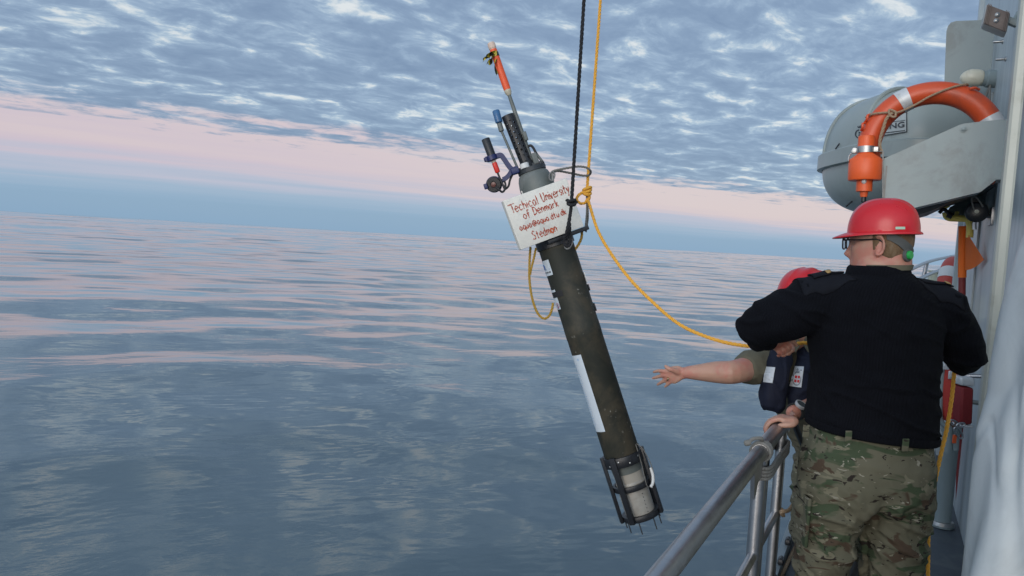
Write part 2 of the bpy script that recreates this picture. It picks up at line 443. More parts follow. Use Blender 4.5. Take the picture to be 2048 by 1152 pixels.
# ------------------------------------------------------------------ materials
M = {}
M['ship'] = mat('grey_ship_paint', (0.255, 0.308, 0.312), 0.42, var=0.07, vscale=3, dirt=(0.16, 0.17, 0.165), dirt_amt=0.35, dscale=4, bump=0.05, bscale=90)
M['wall'] = mat('pale_grey_ship_paint', (0.46, 0.51, 0.52), 0.38, var=0.07, vscale=2.2, dirt=(0.27, 0.30, 0.32), dirt_amt=0.5, dscale=2.5, bump=0.06, bscale=40, stretch=(1, 1.4, 0.25))
M['edge'] = mat('cream_edge_paint', (0.46, 0.47, 0.41), 0.45, var=0.06, vscale=5, dirt=(0.36, 0.36, 0.30), dirt_amt=0.5, dscale=7, bump=0.08, bscale=50)
M['deck'] = mat('dark_deck_paint', (0.055, 0.066, 0.078), 0.62, var=0.15, vscale=9, dirt=(0.09, 0.10, 0.105), dirt_amt=0.5, dscale=6, bump=0.25, bscale=220)
M['hull'] = mat('grey_hull_paint', (0.20, 0.235, 0.25), 0.4, var=0.06, vscale=2, dirt=(0.13, 0.13, 0.12), dirt_amt=0.4, dscale=2)
M['steel'] = mat('brushed_steel', (0.42, 0.42, 0.43), 0.36, 1.0, var=0.14, vscale=14, dirt=(0.26, 0.24, 0.22), dirt_amt=0.35, dscale=9, bump=0.05, bscale=120)
M['galv'] = mat('galvanised_steel', (0.20, 0.20, 0.195), 0.55, 0.6, var=0.1, vscale=30)
M['bright'] = mat('bright_steel', (0.42, 0.42, 0.41), 0.42, 1.0, var=0.08, vscale=20)
M['dark'] = mat('dark_steel', (0.03, 0.036, 0.042), 0.5, 0.0, var=0.15, vscale=20)
M['black'] = mat('black_plastic', (0.014, 0.015, 0.018), 0.42, var=0.15, vscale=25, bump=0.06)
M['rubber'] = mat('black_rubber', (0.018, 0.018, 0.02), 0.65, var=0.15, vscale=30, bump=0.1)
M['orange'] = mat('orange_buoy_plastic', (0.62, 0.082, 0.022), 0.40, var=0.07, vscale=5, dirt=(0.42, 0.075, 0.035), dirt_amt=0.5, dscale=6, bump=0.06, bscale=45)
M['orange2'] = mat('bright_orange_plastic', (0.80, 0.115, 0.022), 0.42, var=0.06, vscale=9, dirt=(0.5, 0.09, 0.03), dirt_amt=0.35, dscale=12, bump=0.05)
M['red'] = mat('faded_red_cloth', (0.46, 0.035, 0.022), 0.6, var=0.12, vscale=12, bump=0.15, bscale=90)
M['maroon'] = mat('dark_red_paint', (0.18, 0.018, 0.018), 0.55, var=0.1, vscale=12)
M['yellow'] = mat('yellow_paint', (0.95, 0.80, 0.20), 0.45, var=0.05, vscale=12)
M['reflect'] = mat('silver_reflective_tape', (0.60, 0.62, 0.63), 0.42, 0.15, var=0.08, vscale=18, dirt=(0.38, 0.37, 0.34), dirt_amt=0.35, dscale=12)
M['raft'] = mat('grey_green_fibreglass', (0.29, 0.335, 0.325), 0.34, var=0.06, vscale=2.5, dirt=(0.21, 0.24, 0.23), dirt_amt=0.45, dscale=3, bump=0.04, bscale=30, stretch=(1, 1, .6))
M['label'] = mat('faded_label_film', (0.36, 0.40, 0.40), 0.5, var=0.05)
M['ink'] = mat('black_print', (0.03, 0.035, 0.045), 0.6, var=0.1)
M['cream'] = mat('cream_lamp_glass', (0.66, 0.62, 0.49), 0.30, var=0.05, vscale=15, dirt=(0.45, 0.40, 0.30), dirt_amt=0.3, dscale=15)
M['ropeo'] = mat('yellow_rope_fibre', (0.80, 0.40, 0.045), 0.7, var=0.22, vscale=160, bump=0.3, bscale=500)
M['ropeoc'] = mat('old_yellow_rope_fibre', (0.42, 0.25, 0.035), 0.75, var=0.25, vscale=160, bump=0.3, bscale=500)
M['ropek'] = mat('black_rope_fibre', (0.016, 0.016, 0.019), 0.85, var=0.3, vscale=160, bump=0.4, bscale=500)
M['ropeg'] = mat('grey_cord', (0.17, 0.165, 0.15), 0.75, var=0.2, vscale=160, bump=0.3, bscale=500)
M['ropet'] = mat('tan_rope', (0.36, 0.26, 0.17), 0.8, var=0.25, vscale=120, bump=0.4, bscale=400)
M['flag'] = mat('orange_flag_cloth', (0.98, 0.23, 0.028), 0.65, var=0.06, vscale=14, bump=0.12, bscale=70)

def thin_cloth(m, k):
    t_ = m.node_tree; b = t_.nodes['Principled BSDF']; o_ = t_.nodes['Material Output']; q = NT(t_)
    tr = q.n('ShaderNodeBsdfTranslucent'); mx = q.n('ShaderNodeMixShader'); mx.inputs[0].default_value = k
    q.l(b.inputs['Base Color'].links[0].from_socket, tr.inputs[0]); q.l(b.outputs[0], mx.inputs[1]); q.l(tr.outputs[0], mx.inputs[2]); q.l(mx.outputs[0], o_.inputs[0])
thin_cloth(M['flag'], 0.30)
# ------------------------------------------------------------------ deck and hull
WX = 0.50                                       # port face of the deckhouse
EDGE = [(-0.37, -7.0), (-0.37, 0.0), (-0.37, 7.2), (-0.24, 9.0), (0.10, 11.0), (0.75, 13.4), (1.6, 15.4), (2.6, 16.8)]
edge_l = spline([Vector((x, y, 0)) for x, y in EDGE], 6)
def sheer(y): return 0.0 if y < 7 else 0.008 * (y - 7) ** 2 / 2
outline = [Vector((p.x, p.y, sheer(p.y))) for p in edge_l]
mirror = [Vector((5.2 - p.x, p.y, p.z)) for p in reversed(outline[:-1])]
ring = outline + mirror
mb = MB(); n = len(ring)
mb.add(ring + [p + Vector((0, 0, -0.04)) for p in ring], [tuple(range(n))] + [(i, i + n, (i + 1) % n + n, (i + 1) % n) for i in range(n)])
tag(mb.build('deck', M['deck'], smooth=False), 'dark blue grey side deck running forward under the two men', kind='structure')
mb = MB()
def flare(p, k, z): return Vector((2.6 + (p.x - 2.6) * k, p.y * (1 - 0.02 * (1 - k) * 5) if p.y > 8 else p.y, z))
mb.loft([[p + Vector((0, 0, -0.041)) for p in ring], [flare(p, 0.985, -0.8) for p in ring], [flare(p, 0.93, -2.6) for p in ring]], False, True)
hull = tag(mb.build('ship_hull', M['hull']), 'grey steel side of the ship under the railing', 'ship hull')
# toe rail along the deck edge, with scupper fittings
mb = MB()
tp = [p for p in outline]
def toe(off, z): return [Vector((p.x + off, p.y, p.z + z)) for p in tp]
mb.loft([toe(0.0, 0.003), toe(0.0, 0.07), toe(0.035, 0.07), toe(0.035, 0.003)], False, False, closed=False)
toe_o = tag(mb.build('toe_rail', M['hull'], smooth=False), 'low grey toe rail along the deck edge beside the camouflage trousers', 'toe rail')
for px, py in ((1577, 1072), (1564, 1097), (1551, 1128), (1588, 1049)):
    q_ = PX(px, py, -0.345); q_.z = 0.085
    m_ = MB(); m_.box(q_, (0.014, 0, 0), (0, 0.028, 0), (0, 0, 0.014), 0.006); m_.tube([q_ + Vector((0, -.02, .012)), q_ + Vector((0, .02, .012))], 0.008, 8)
    m_.build('cleat', M['black'], toe_o)

# ------------------------------------------------------------------ deckhouse
house = tag(empty('deckhouse', (WX, 5.5, 0)), 'pale grey steel deckhouse wall behind the orange flag', 'deckhouse')
H0, H1, ZT = 3.72, 6.90, 4.2
mb = MB(); mb.box((WX + 0.03, (H0 + H1) / 2, ZT / 2), (0.03, 0, 0), (0, (H1 - H0) / 2, 0), (0, 0, ZT / 2), 0.006); mb.build('side_wall', M['wall'], house)
mb = MB(); mb.box((2.6, H1 - 0.05, ZT / 2), (2.03, 0, 0), (0, 0.03, 0), (0, 0, ZT / 2)); mb.build('front_wall', M['wall'], house)
mb = MB(); mb.box((2.6, H0 + 0.22, ZT / 2), (2.03, 0, 0), (0, 0.03, 0), (0, 0, ZT / 2)); mb.build('aft_wall', M['edge'], house)
mb = MB(); mb.box((2.6, (H0 + H1) / 2, ZT + 0.04), (2.16, 0, 0), (0, (H1 - H0) / 2 + .06, 0), (0, 0, 0.035), 0.01); mb.build('roof', M['ship'], house)
mb = MB(); mb.box((0.4145, H0 - 0.03, ZT / 2 + 0.02), (0.0215, 0, 0), (0, 0.045, 0), (0, 0, ZT / 2 - 0.02), 0.012); mb.build('edge_flange', M['edge'], house)
mb = MB(); mb.box((WX - 0.012, H1 - 0.05, ZT / 2), (0.022, 0, 0), (0, 0.03, 0), (0, 0, ZT / 2 - .02), 0.008); mb.build('forward_corner_post', M['wall'], house)
mb = MB(); mb.box((1.6, H0 + 0.13, 2.16), (1.08, 0, 0), (0, 0.06, 0), (0, 0, 0.045), 0.01); mb.build('ledge', M['edge'], house)
mb = MB(); mb.box((1.05, H0 + 0.16, 2.62), (0.45, 0, 0), (0, 0.03, 0), (0, 0, 0.28), 0.02); f_ = mb.build('window_frame', M['ship'], house)
mb = MB(); mb.box((1.05, H0 + 0.125, 2.62), (0.38, 0, 0), (0, 0.006, 0), (0, 0, 0.22), 0.004); mb.build('pane', mat('dark_window_glass', (0.02, 0.025, 0.03), 0.06), f_)
mb = MB()                                        # vertical stiffener strips and a small fitting on the wall
for y_ in (5.55, 6.25, 6.6): mb.box((WX - 0.006, y_, 1.35), (0.007, 0, 0), (0, 0.02, 0), (0, 0, 1.3), 0.004)
mb.build('stiffener', M['wall'], house)
for px, py in ((2006, 83), (2012, 118)):
    q_ = PX(px, py, WX); m_ = MB(); m_.lathe(q_ + Vector((.004, 0, 0)), (-1, 0, 0), [(0, .014), (.01, .014), (.012, .008), (.05, .008), (.055, .005)], 10); m_.build('bolt', M['bright'], house)

# sidelight screen: rounded plate standing out from the wall
ys = 5.85
def onY(pts, y): return [PY(a, b, y) for a, b in pts]
scr = tag(empty('sidelight_screen', PY(1950, 150, ys)), 'grey plate with a rounded upper corner above the lifebuoy', 'light screen')
pts = [(2014, 250), (1886, 232), (1893, 62), (1896, 52), (1902, 45), (1912, 42), (1962, 40), (1972, 33), (2020, 30)]
mb = MB(); mb.prism(onY(pts, ys), (0, 0.012, 0)); mb.build('screen_plate', M['ship'], scr, smooth=False)
mb = MB(); a_, b_ = PY(1889, 168, ys - .004), PY(2008, 162, ys - .004)
mb.prism([a_, b_, PY(2008, 250, ys - .004), PY(1888, 232, ys - .004)], (0, -0.10, 0)); mb.build('light_shelf', M['ship'], scr, smooth=False)
# bulkhead lamp
lc = PX(1991, 158, WX); lc = lc + Vector((0.002, 0, 0)); ax = (RT * -1.0 + Vector((-.3, -.2, 0.05))).normalized()
ax = Vector((-1, -.18, 0.06)).normalized()
lamp = tag(empty('bulkhead_lamp', lc), 'round cream lamp globe sticking out from the wall above the lifebuoy', 'lamp')
mb = MB(); mb.lathe(lc, ax, [(0, .055), (.05, .055), (.055, .047), (.075, .047)], 24); mb.build('lamp_base', M['ship'], lamp)
mb = MB(); mb.lathe(lc + ax * .076, ax, [(0, .044), (.01, .050), (.035, .054), (.065, .053), (.09, .045), (.108, .031), (.119, .016), (.123, .002)], 24); mb.build('lamp_globe', M['cream'], lamp)
mb = MB(); mb.tube(spline([lc + Vector((-.03, -.02, -.05)), lc + Vector((-.05, -.05, -.12)), lc + Vector((-.06, -.05, -.2)), lc + Vector((-.02, -.02, -.26))], 8), .007, 8)
mb.tube(spline([lc + Vector((-.03, -.03, -.04)), lc + Vector((-.03, -.07, -.12)), lc + Vector((-.02, -.06, -.22)), lc + Vector((0.0, .02, -.27))], 8), .007, 8); mb.build('cable', M['ropeg'], lamp)
# floodlight at the top
yf = 4.6
fl = tag(empty('floodlight', PY(1995, 35, yf)), 'small grey brown floodlight with cooling fins high on the wall', 'floodlight')
c_ = PY(1993, 37, yf); ux = (PY(2016, 45, yf) - PY(1972, 28, yf)).normalized(); uz = (PY(1984, 12, yf) - PY(1976, 50, yf)).normalized(); uy = ux.cross(uz).normalized()
if uy.y < 0: uy = -uy
fx = mat('floodlight_face', (0.16, 0.125, 0.11), 0.5, var=0.1); ftop = mat('floodlight_case', (0.42, 0.42, 0.40), 0.5, var=0.06)
mb = MB(); mb.box(c_ + uy * .05, ux * .062, uy * .048, uz * .052, .008); mb.build('case', ftop, fl)
mb = MB(); mb.box(c_ - uy * .002, ux * .058, uy * .006, uz * .048, .003); mb.build('face', fx, fl)
for k in (-.052, -.045, -.038, .038, .045, .052):
    mb = MB(); mb.box(c_ - uy * .012 + ux * k, ux * .0018, uy * .008, uz * .05); mb.build('cooling_fin', fx, fl, smooth=False)
for k in (-.014, .016):
    mb = MB(); mb.lathe(c_ - uy * .006 + uz * k, -uy, [(0, .012), (.006, .012), (.010, .006), (.011, .001)], 14); mb.build('lens', M['bright'], fl)
mb = MB(); mb.box(c_ + uy * .06 + ux * .075 + uz * .03, ux * .03, uy * .02, uz * .018, .004); mb.tube([c_ + uy * .06 + ux * .09 + uz * .03, Vector((WX, c_.y + .1, c_.z + .05))], .012, 8); mb.build('bracket', M['ship'], fl)

# ------------------------------------------------------------------ lifebuoy in its holder
yb = 4.50
bc = PY(1860, 298, yb)
buoy = tag(empty('lifebuoy', bc), 'orange lifebuoy with silver bands standing in the grey holder above the red helmet', 'lifebuoy')
bx, bz = Vector((1, 0.03, 0)).normalized(), UP; bn = Vector((0, 1, 0))
RM, RM2 = 0.292, 0.0585
def torus(mb, c, X, Z, N, R0, r0, a0=0, a1=2 * math.pi, nu=96, nv=20, grow=0.0):
    full = abs(a1 - a0 - 2 * math.pi) < 1e-6; rings = []
    for i in range(nu + (0 if full else 1)):
        a = a0 + (a1 - a0) * i / nu; d = X * math.cos(a) + Z * math.sin(a)
        rings.append([c + d * (R0 + (r0 + grow) * math.cos(t) * 1.0) + N * (r0 + grow) * 1.12 * math.sin(t) for t in (2 * math.pi * k / nv for k in range(nv))])
    if full: rings.append(rings[0]); mb.loft(rings, False, False)
    else: mb.loft(rings, True, True)
    return mb
mb = torus(MB(), bc, bx, bz, bn, RM, RM2, R(-31), R(211)); mb.build('ring', M['orange'], buoy)
for a in (119, 27):
    mb = torus(MB(), bc, bx, bz, bn, RM, RM2, R(a - 5.5), R(a + 5.5), 8, 20, .0025); mb.build('reflective_band', M['reflect'], buoy)
def onb(a, rad, out): d = bx * math.cos(R(a)) + bz * math.sin(R(a)); return bc + d * (RM + (rad - .33) * 1.0) - bn * out * 1.02
gp = [onb(64, .40, -.01), onb(70, .375, .058), onb(88, .30, .085), onb(105, .262, .08), onb(128, .275, .075), onb(140, .30, .078), onb(150, .345, .076), onb(152, .392, .03), onb(162, .402, .0)]
gp = [onb(66, .398, -.02), onb(68, .385, .045), onb(78, .345, .075), onb(95, .30, .076), onb(112, .275, .07), onb(133, .285, .072), onb(141, .325, .078), onb(148, .372, .065), onb(152, .402, 0)]
mb = rope_mb(MB(), gp, .0055); gl_ = mb.build('grab_line', M['ropet'], buoy)
tail = [onb(137, .30, .082), onb(146, .30, .085), onb(158, .285, .088), onb(170, .28, .085), onb(180, .275, .08), onb(189, .262, .075)]
mb = rope_mb(MB(), tail, .0085); mb.tube(spline([onb(134, .29, .085), onb(137, .32, .09), onb(141, .30, .09), onb(139, .275, .088), onb(134, .29, .085)], 6), .006, 8); mb.build('rope_tail', M['ropet'], buoy)
for a in (152, 160):
    mb = MB(); mb.tube(spline([onb(a - 3, .385, .035), onb(a - 1, .392, .05), onb(a + 2, .385, .05), onb(a + 4, .388, .03)], 5), .007, 8); mb.build('line_lug', M['orange'], buoy)
mb = MB(); mb.tube(spline([onb(57, .392, .03), onb(60, .385, .055), onb(63, .37, .06)], 5), .007, 8)
mb.build('line_lug', M['orange'], buoy)

hold = tag(empty('lifebuoy_holder', PY(1880, 360, yb - .09)), 'grey steel plate holder on the wall carrying the orange lifebuoy', 'lifebuoy holder')
fp = [(1768, 317), (1794, 306), (1919, 250), (1930, 247), (2004, 239), (1993, 359), (1961, 384), (1819, 418), (1785, 424), (1768, 425)]
mb = MB(); mb.prism(onY(fp, yb - .082), (0, -0.006, 0)); mb.build('front_plate', M['ship'], hold, smooth=False)
mb = MB(); mb.prism([p for p in onY(fp, yb - .082)], (0, 0.006, 0))
bp = [p + Vector((0, .17, 0)) for p in onY(fp, yb - .082)]
mb = MB(); mb.prism(bp, (0, 0.006, 0)); mb.build('back_plate', M['ship'], hold, smooth=False)
mb = MB(); bot = onY([(1768, 425), (1785, 424), (1819, 418), (1961, 384), (1993, 359)], yb - .081)
mb.loft([bot, [p + Vector((0, .168, 0)) for p in bot], [p + Vector((0, .168, .006)) for p in bot], [p + Vector((0, 0, .006)) for p in bot]], False, False, closed=False); mb.build('bottom_plate', M['ship'], hold, smooth=False)
mb = MB(); a_, b_ = PY(2004, 239, yb - .09), PY(1993, 359, yb - .09); mb.prism([a_ + Vector((-.006, 0, 0)), Vector((WX - .002, a_.y, a_.z)), Vector((WX - .002, b_.y, b_.z)), b_ + Vector((-.006, 0, 0))], (0, 0.19, 0)); mb.build('mounting_flange', M['ship'], hold, smooth=False)
q_ = PY(1927, 258, yb - .089); mb = MB(); mb.lathe(q_, (0, -1, 0), [(0, .017), (.003, .017), (.004, .010), (.012, .010), (.014, .006)], 12); mb.build('bolt', M['ship'], hold)

# orange self-igniting light hung at the holder's end
yl = yb - .10
def lp(py): return PY(1730.5 - (py - 330) * 0.05, py, yl)
k_ = lambda px: px / FPX * (lp(330) - EYE).dot(FW)
light = tag(empty('buoy_light', lp(330)), 'bright orange marker light canister clipped beside the orange lifebuoy', 'marker light')
axl = (lp(390) - lp(272)).normalized()
hh = lambda py: (lp(py) - lp(272)).dot(axl)
mb = MB(); mb.lathe(lp(272), axl, [(0, k_(14)), (.003, k_(15.5)), (hh(307), k_(15.5)), (hh(309), k_(17)), (hh(318), k_(29)), (hh(321), k_(31)), (hh(358), k_(31)), (hh(361), k_(29.5)), (hh(361.5), k_(16))], 36)
mb.build('canister', M['orange2'], light)
mb = MB(); mb.lathe(lp(361), axl, [(0, k_(15)), (hh(383) - hh(361), k_(15)), (hh(384) - hh(361), k_(8)), (hh(394) - hh(361), k_(6.5))], 28); mb.build('lower_canister', M['orange2'], light)
mb = MB(); mb.lathe(lp(394), axl, [(0, k_(5)), (.025, k_(5)), (.03, k_(3))], 14); mb.build('tip', M['black'], light)
mb = MB(); mb.lathe(lp(293), axl, [(0, k_(15.6)), (0.001, k_(17)), (hh(306) - hh(293), k_(17)), (hh(306.3) - hh(293), k_(15.6))], 32); mb.box(PY(1752, 299, yl - .02), (.012, 0, 0), (0, .012, 0), (0, 0, .014), .003); mb.build('clamp_band', M['bright'], light)
mb = MB(); mb.box(PY(1709, 301, yl - .03), (.013, 0, 0), (0, .006, 0), (0, 0, .016), .006); mb.lathe(PY(1708, 302, yl - .036), (0, -1, 0), [(0, .012), (.006, .012), (.008, .004)], 14)
mb.tube(spline([PY(1703, 306, yl - .03), PY(1698, 312, yl - .03), PY(1697, 322, yl - .03), PY(1700, 326, yl - .02)], 5), .004, 8); mb.build('wing_bolt', M['bright'], light)
mb = MB(); q_ = PY(1728, 363, yl - k_(15)); mb.lathe(q_, (0, -1, -.3), [(-.01, .013), (.0, .013), (.008, .010), (.012, .002)], 14); mb.build('lens', mat('clear_lens', (0.6, 0.62, 0.62), 0.12, var=0.03), light)
strip = onY([(1755, 303), (1766, 303), (1766, 396)], yl + .004)
mb = MB(); mb.loft([[p + Vector((0, d_, 0)) + (UP * .0 if i else Vector((0, 0, 0))) for i, p in enumerate(strip)] for d_ in (-.012, .012)], False, False, closed=False)
mb = MB(); mb.box(strip[0].lerp(strip[1], .5), (strip[1] - strip[0]) * .5, (0, .012, 0), (0, 0, .002)); mb.box(strip[1].lerp(strip[2], .5), (.003, 0, 0), (0, .012, 0), (strip[2] - strip[1]) * .5)
mb.box(PY(1770.5, 365, yl + .012), (.004, 0, 0), (0, .004, 0), UP * k_(33)); mb.build('hanging_strip', M['galv'], light, smooth=False)

# ------------------------------------------------------------------ life raft capsule on its cradle
rd = 4.95
rc = P(1786, 320, rd); rk = rd / FPX
Rr_ = 113 * rk
raft = tag(empty('liferaft_capsule', rc), 'large grey green liferaft capsule behind the orange lifebuoy', 'liferaft')
ra = Vector((HF.x * 0.98, HF.y * 0.98, 0)).normalized(); rs = Vector((ra.y, -ra.x, 0))
def half(zsign, Rw, top, body, yshift=0.0):
    rings = []
    for i in range(0, 25):
        t = i / 24 * math.pi / 2                     # from rim to pole of the shell
        hh_ = math.sin(t) ** 0.9; k = max(0.0, math.cos(t)) ** 0.76
        rr_ = []
        for j in range(72):
            a = 2 * math.pi * j / 72; ca, sa = math.cos(a), math.sin(a)
            e = 2.6
            ex = abs(ca) ** (2 / e) * (1 if ca >= 0 else -1); ey = abs(sa) ** (2 / e) * (1 if sa >= 0 else -1)
            bul = 1.0 - 0.012 * (math.sin(a * 2) ** 8)
            rr_.append(rc + ra * yshift + rs * ex * Rw * k * bul + ra * ey * body * k * bul + UP * zsign * hh_ * top)
        rings.append(rr_)
    return rings
mb = MB(); r_ = half(1, Rr_ * .975, 120 * rk, 0.62); r_ = [[p + UP * 0.03 for p in r_[0]]] + [[p + UP * .03 for p in q] for q in r_[1:]]; mb.loft(r_, False, True); mb.build('upper_shell', M['raft'], raft)
mb = MB(); mb.loft([[p - UP * .03 for p in q] for q in half(-1, Rr_ * .95, 100 * rk, 0.61)], False, True); mb.build('lower_shell', M['raft'], raft)
mb = MB(); base = half(1, Rr_ * 1.03, .1, 0.66)[0]
def rim(dz, k): return [rc + (p - rc) * k + UP * dz for p in base]
mb.loft([rim(-.055, .93), rim(-.05, 1.0), rim(.045, 1.0), rim(.052, .985), rim(.052, .9)], False, False); mb.build('seam_flange', M['raft'], raft)
# curved ribs moulded into the top shell, straps, prints
mb = MB()
for off in (-.52, .52):
    pth = []
    for i in range(25):
        t = math.pi * i / 24; hh_ = abs(math.sin(t)) ** 0.9; k = abs(math.cos(t)) ** 0.76 * (1 if math.cos(t) > 0 else -1)
        pth.append(rc + UP * (.03 + hh_ * 120 * rk * 1.0) + rs * k * Rr_ * .96 * (1 - abs(off) * .1) + ra * off * .55 * (.55 + .45 * abs(k)))
    mb.tube(pth, .016, 8)
mb.build('moulded_rib', M['raft'], raft)
def raft_pt(px, py, lift=.004):
    """the point where this sight line meets the near shell (fixed search along the ray)"""
    r = ray(px, py); d = rd - 1.1
    while d < rd + 1.0:
        p = EYE + r * d; v = p - rc; z = v.z - .03
        if z > -0.2:
            hh_ = min(1.0, max(0.0, z / (120 * rk))); t = math.asin(hh_ ** (1 / .9)) if hh_ < 1 else math.pi / 2
            k = max(1e-4, math.cos(t) ** .76)
            e = (abs(v.dot(rs)) / (Rr_ * .975 * k)) ** 2.6 + (abs(v.dot(ra)) / (.62 * k)) ** 2.6
            if e <= 1.0 and z < 120 * rk: return p - r.normalized() * lift
        d += .002
    return EYE + r * (rd - .6)
def raft_quad(x0, y0, x1, y1, slant, nx=14, ny=6, lift=.004):
    vs = [raft_pt(x0 + (x1 - x0) * i / nx, y0 + (y1 - y0) * j / ny + slant * (i / nx), lift) for j in range(ny + 1) for i in range(nx + 1)]
    return vs, [(j * (nx + 1) + i, j * (nx + 1) + i + 1, (j + 1) * (nx + 1) + i + 1, (j + 1) * (nx + 1) + i) for j in range(ny) for i in range(nx)]
mb = MB(); mb.add(*raft_quad(1730, 231, 1814, 276, -13)); lab = mb.build('nameplate', M['label'], raft)
mb = MB()
fr = lambda x, y: raft_pt(1740 + x, 263 - y - 9 * x / 69, .008)
text_mb(mb, 'VIKING', fr, 69, 11, .02)
for x0, y0, x1, y1, sl in ((1738, 230, 1740, 276, 0), (1812.3, 218, 1814, 264, 0), (1738, 274.5, 1814, 276, -12), (1744, 268, 1810, 269.5, -8), (1744, 248, 1810, 249, -8)):
    mb.add(*raft_quad(x0, y0, x1, y1, sl, 10, 2, .008))
mb.build('lettering', M['ink'], lab)
mb = MB()                                        # crown over a roundel on the shell's shoulder
fr = lambda x, y: raft_pt(1721 + x, 268 - y, .006)
for k in range(24):
    a0, a1 = 2 * math.pi * k / 24, 2 * math.pi * (k + 1) / 24
    if k in (5, 6, 17, 18): continue
    mb.add([fr(9 * math.cos(a0), 8 * math.sin(a0)), fr(11.5 * math.cos(a0), 10 * math.sin(a0)), fr(11.5 * math.cos(a1), 10 * math.sin(a1)), fr(9 * math.cos(a1), 8 * math.sin(a1))], [(0, 1, 2, 3)])
for x, y in ((-4, 1), (1, 1), (-4, -4), (1, -4)): mb.add([fr(x, y), fr(x + 3.4, y), fr(x + 3.4, y + 3.4), fr(x, y + 3.4)], [(0, 1, 2, 3)])
mb.add([fr(-5, 12), fr(5, 12), fr(6, 14), fr(-6, 14)], [(0, 1, 2, 3)])
for x in (-5.5, -2.5, 0, 2.5, 5.5): mb.add([fr(x - 1.1, 14), fr(x + 1.1, 14), fr(x + .5, 17.5 - abs(x) * .3), fr(x - .5, 17.5 - abs(x) * .3)], [(0, 1, 2, 3)])
mb.build('emblem', M['ink'], raft)
mb = MB(); q_ = rc - rs * Rr_ * 1.0; mb.tube([q_ + UP * .09 + rs * .012, q_ + UP * .05 - rs * .012], .005, 6); pass
pf = P(1696, 407, rd); mb.tube([pf + rs * .04 + UP * .03, pf - rs * .01 - UP * .02], .006, 6); mb.build('lashing', M['black'], raft)
cr = tag(empty('raft_cradle', rc - UP * .5), 'dark steel cradle arm under the liferaft capsule', 'cradle')
mb = MB()
yc = 4.85
arm = [(1800, 433), (1830, 431), (1862, 422), (1900, 404), (1942, 391), (1992, 372), (1992, 352), (1960, 378), (1819, 414), (1800, 417)]
mb.prism(onY(arm, yc), (0, .5, 0)); mb.build('arm', M['dark'], cr, smooth=False)
gz = mat('shaded_teal_paint', (0.05, 0.085, 0.10), 0.5, var=0.08)  # shade under the bracket is put into this dark teal colour
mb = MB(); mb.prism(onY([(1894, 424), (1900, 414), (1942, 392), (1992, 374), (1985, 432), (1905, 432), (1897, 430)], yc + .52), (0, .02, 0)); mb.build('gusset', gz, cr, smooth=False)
yr = tag(empty('yellow_hand_rail', PY(1900, 436, 5.3)), 'short bent yellow rail below the liferaft cradle', 'rail')
mb = MB(); pth = spline(onY([(1884, 417), (1890, 412)], 5.3), 2) 
mb.tube(spline(onY([(1884, 416), (1896, 408)], 5.3), 4), .020, 12)
mb.tube(spline(onY([(1891, 424), (1893, 432), (1899, 436), (1912, 437), (1932, 438), (1938, 444), (1940, 456), (1939, 475)], 5.3), 6), .020, 12);  mb.tube([PY(1912, 437, 5.3), PY(1914, 425, 5.35)], .012, 8); mb.build('tube', M['yellow'], yr)
mb = MB(); mb.tube(spline(onY([(1878, 426), (1886, 419), (1893, 422), (1898, 428)], 5.24), 5), .011, 8); mb.tube(onY([(1895, 428), (1905, 432)], 5.24), .02, 8); mb.build('lever', M['black'], yr)

# ------------------------------------------------------------------ black deck light on the wall, flag, far bow things
yo = 4.9
sp_c = PY(1953, 424, yo); kk = (sp_c - EYE).dot(FW) / FPX
hl = tag(empty('deck_speaker', sp_c), 'round black deck speaker with a wire loop on the wall above the orange flag', 'speaker')
sa_ = (Vector((-.05, -1, 0.02))).normalized()
mb = MB(); mb.lathe(sp_c + sa_ * .02, -sa_, [(-.012, 6 * kk), (-.008, 14 * kk), (0, 19 * kk), (.012, 21 * kk), (.05, 20 * kk), (.10, 15 * kk), (.14, 11 * kk)], 32); mb.build('housing', M['black'], hl)
mb = MB(); mb.lathe(sp_c + sa_ * .033, sa_, [(-.006, 4.2 * kk), (.002, 4.0 * kk), (.006, 2 * kk)], 14); mb.build('centre_cap', M['cream'], hl)
mb = MB(); mb.tube(spline([PY(a, b, yo - .03) for a, b in ((1952, 430), (1946, 412), (1943, 399), (1947, 393), (1954, 396), (1962, 407), (1966, 414))], 6), .0045, 6); mb.build('wire_loop', M['ropeg'], hl)
mb = MB(); mb.prism(onY([(1942, 402), (1946, 396), (1953, 397), (1965, 412), (1967, 425), (1940, 425)], yo + .06), (0, .02, 0)); mb.build('bracket_plate', M['black'], hl, smooth=False)
mb = MB(); mb.tube([PY(1970, 432, yo), Vector((WX + .004, yo + .05, PY(1985, 432, yo).z))], .012, 8); mb.box((WX - .006, yo + .05, sp_c.z - .02), (.008, 0, 0), (0, .06, 0), (0, 0, .05), .004); mb.tube([PY(1949, 445, yo), PY(1949, 459, yo)], .011, 8); mb.build('mounting_arm', M['steel'], hl)

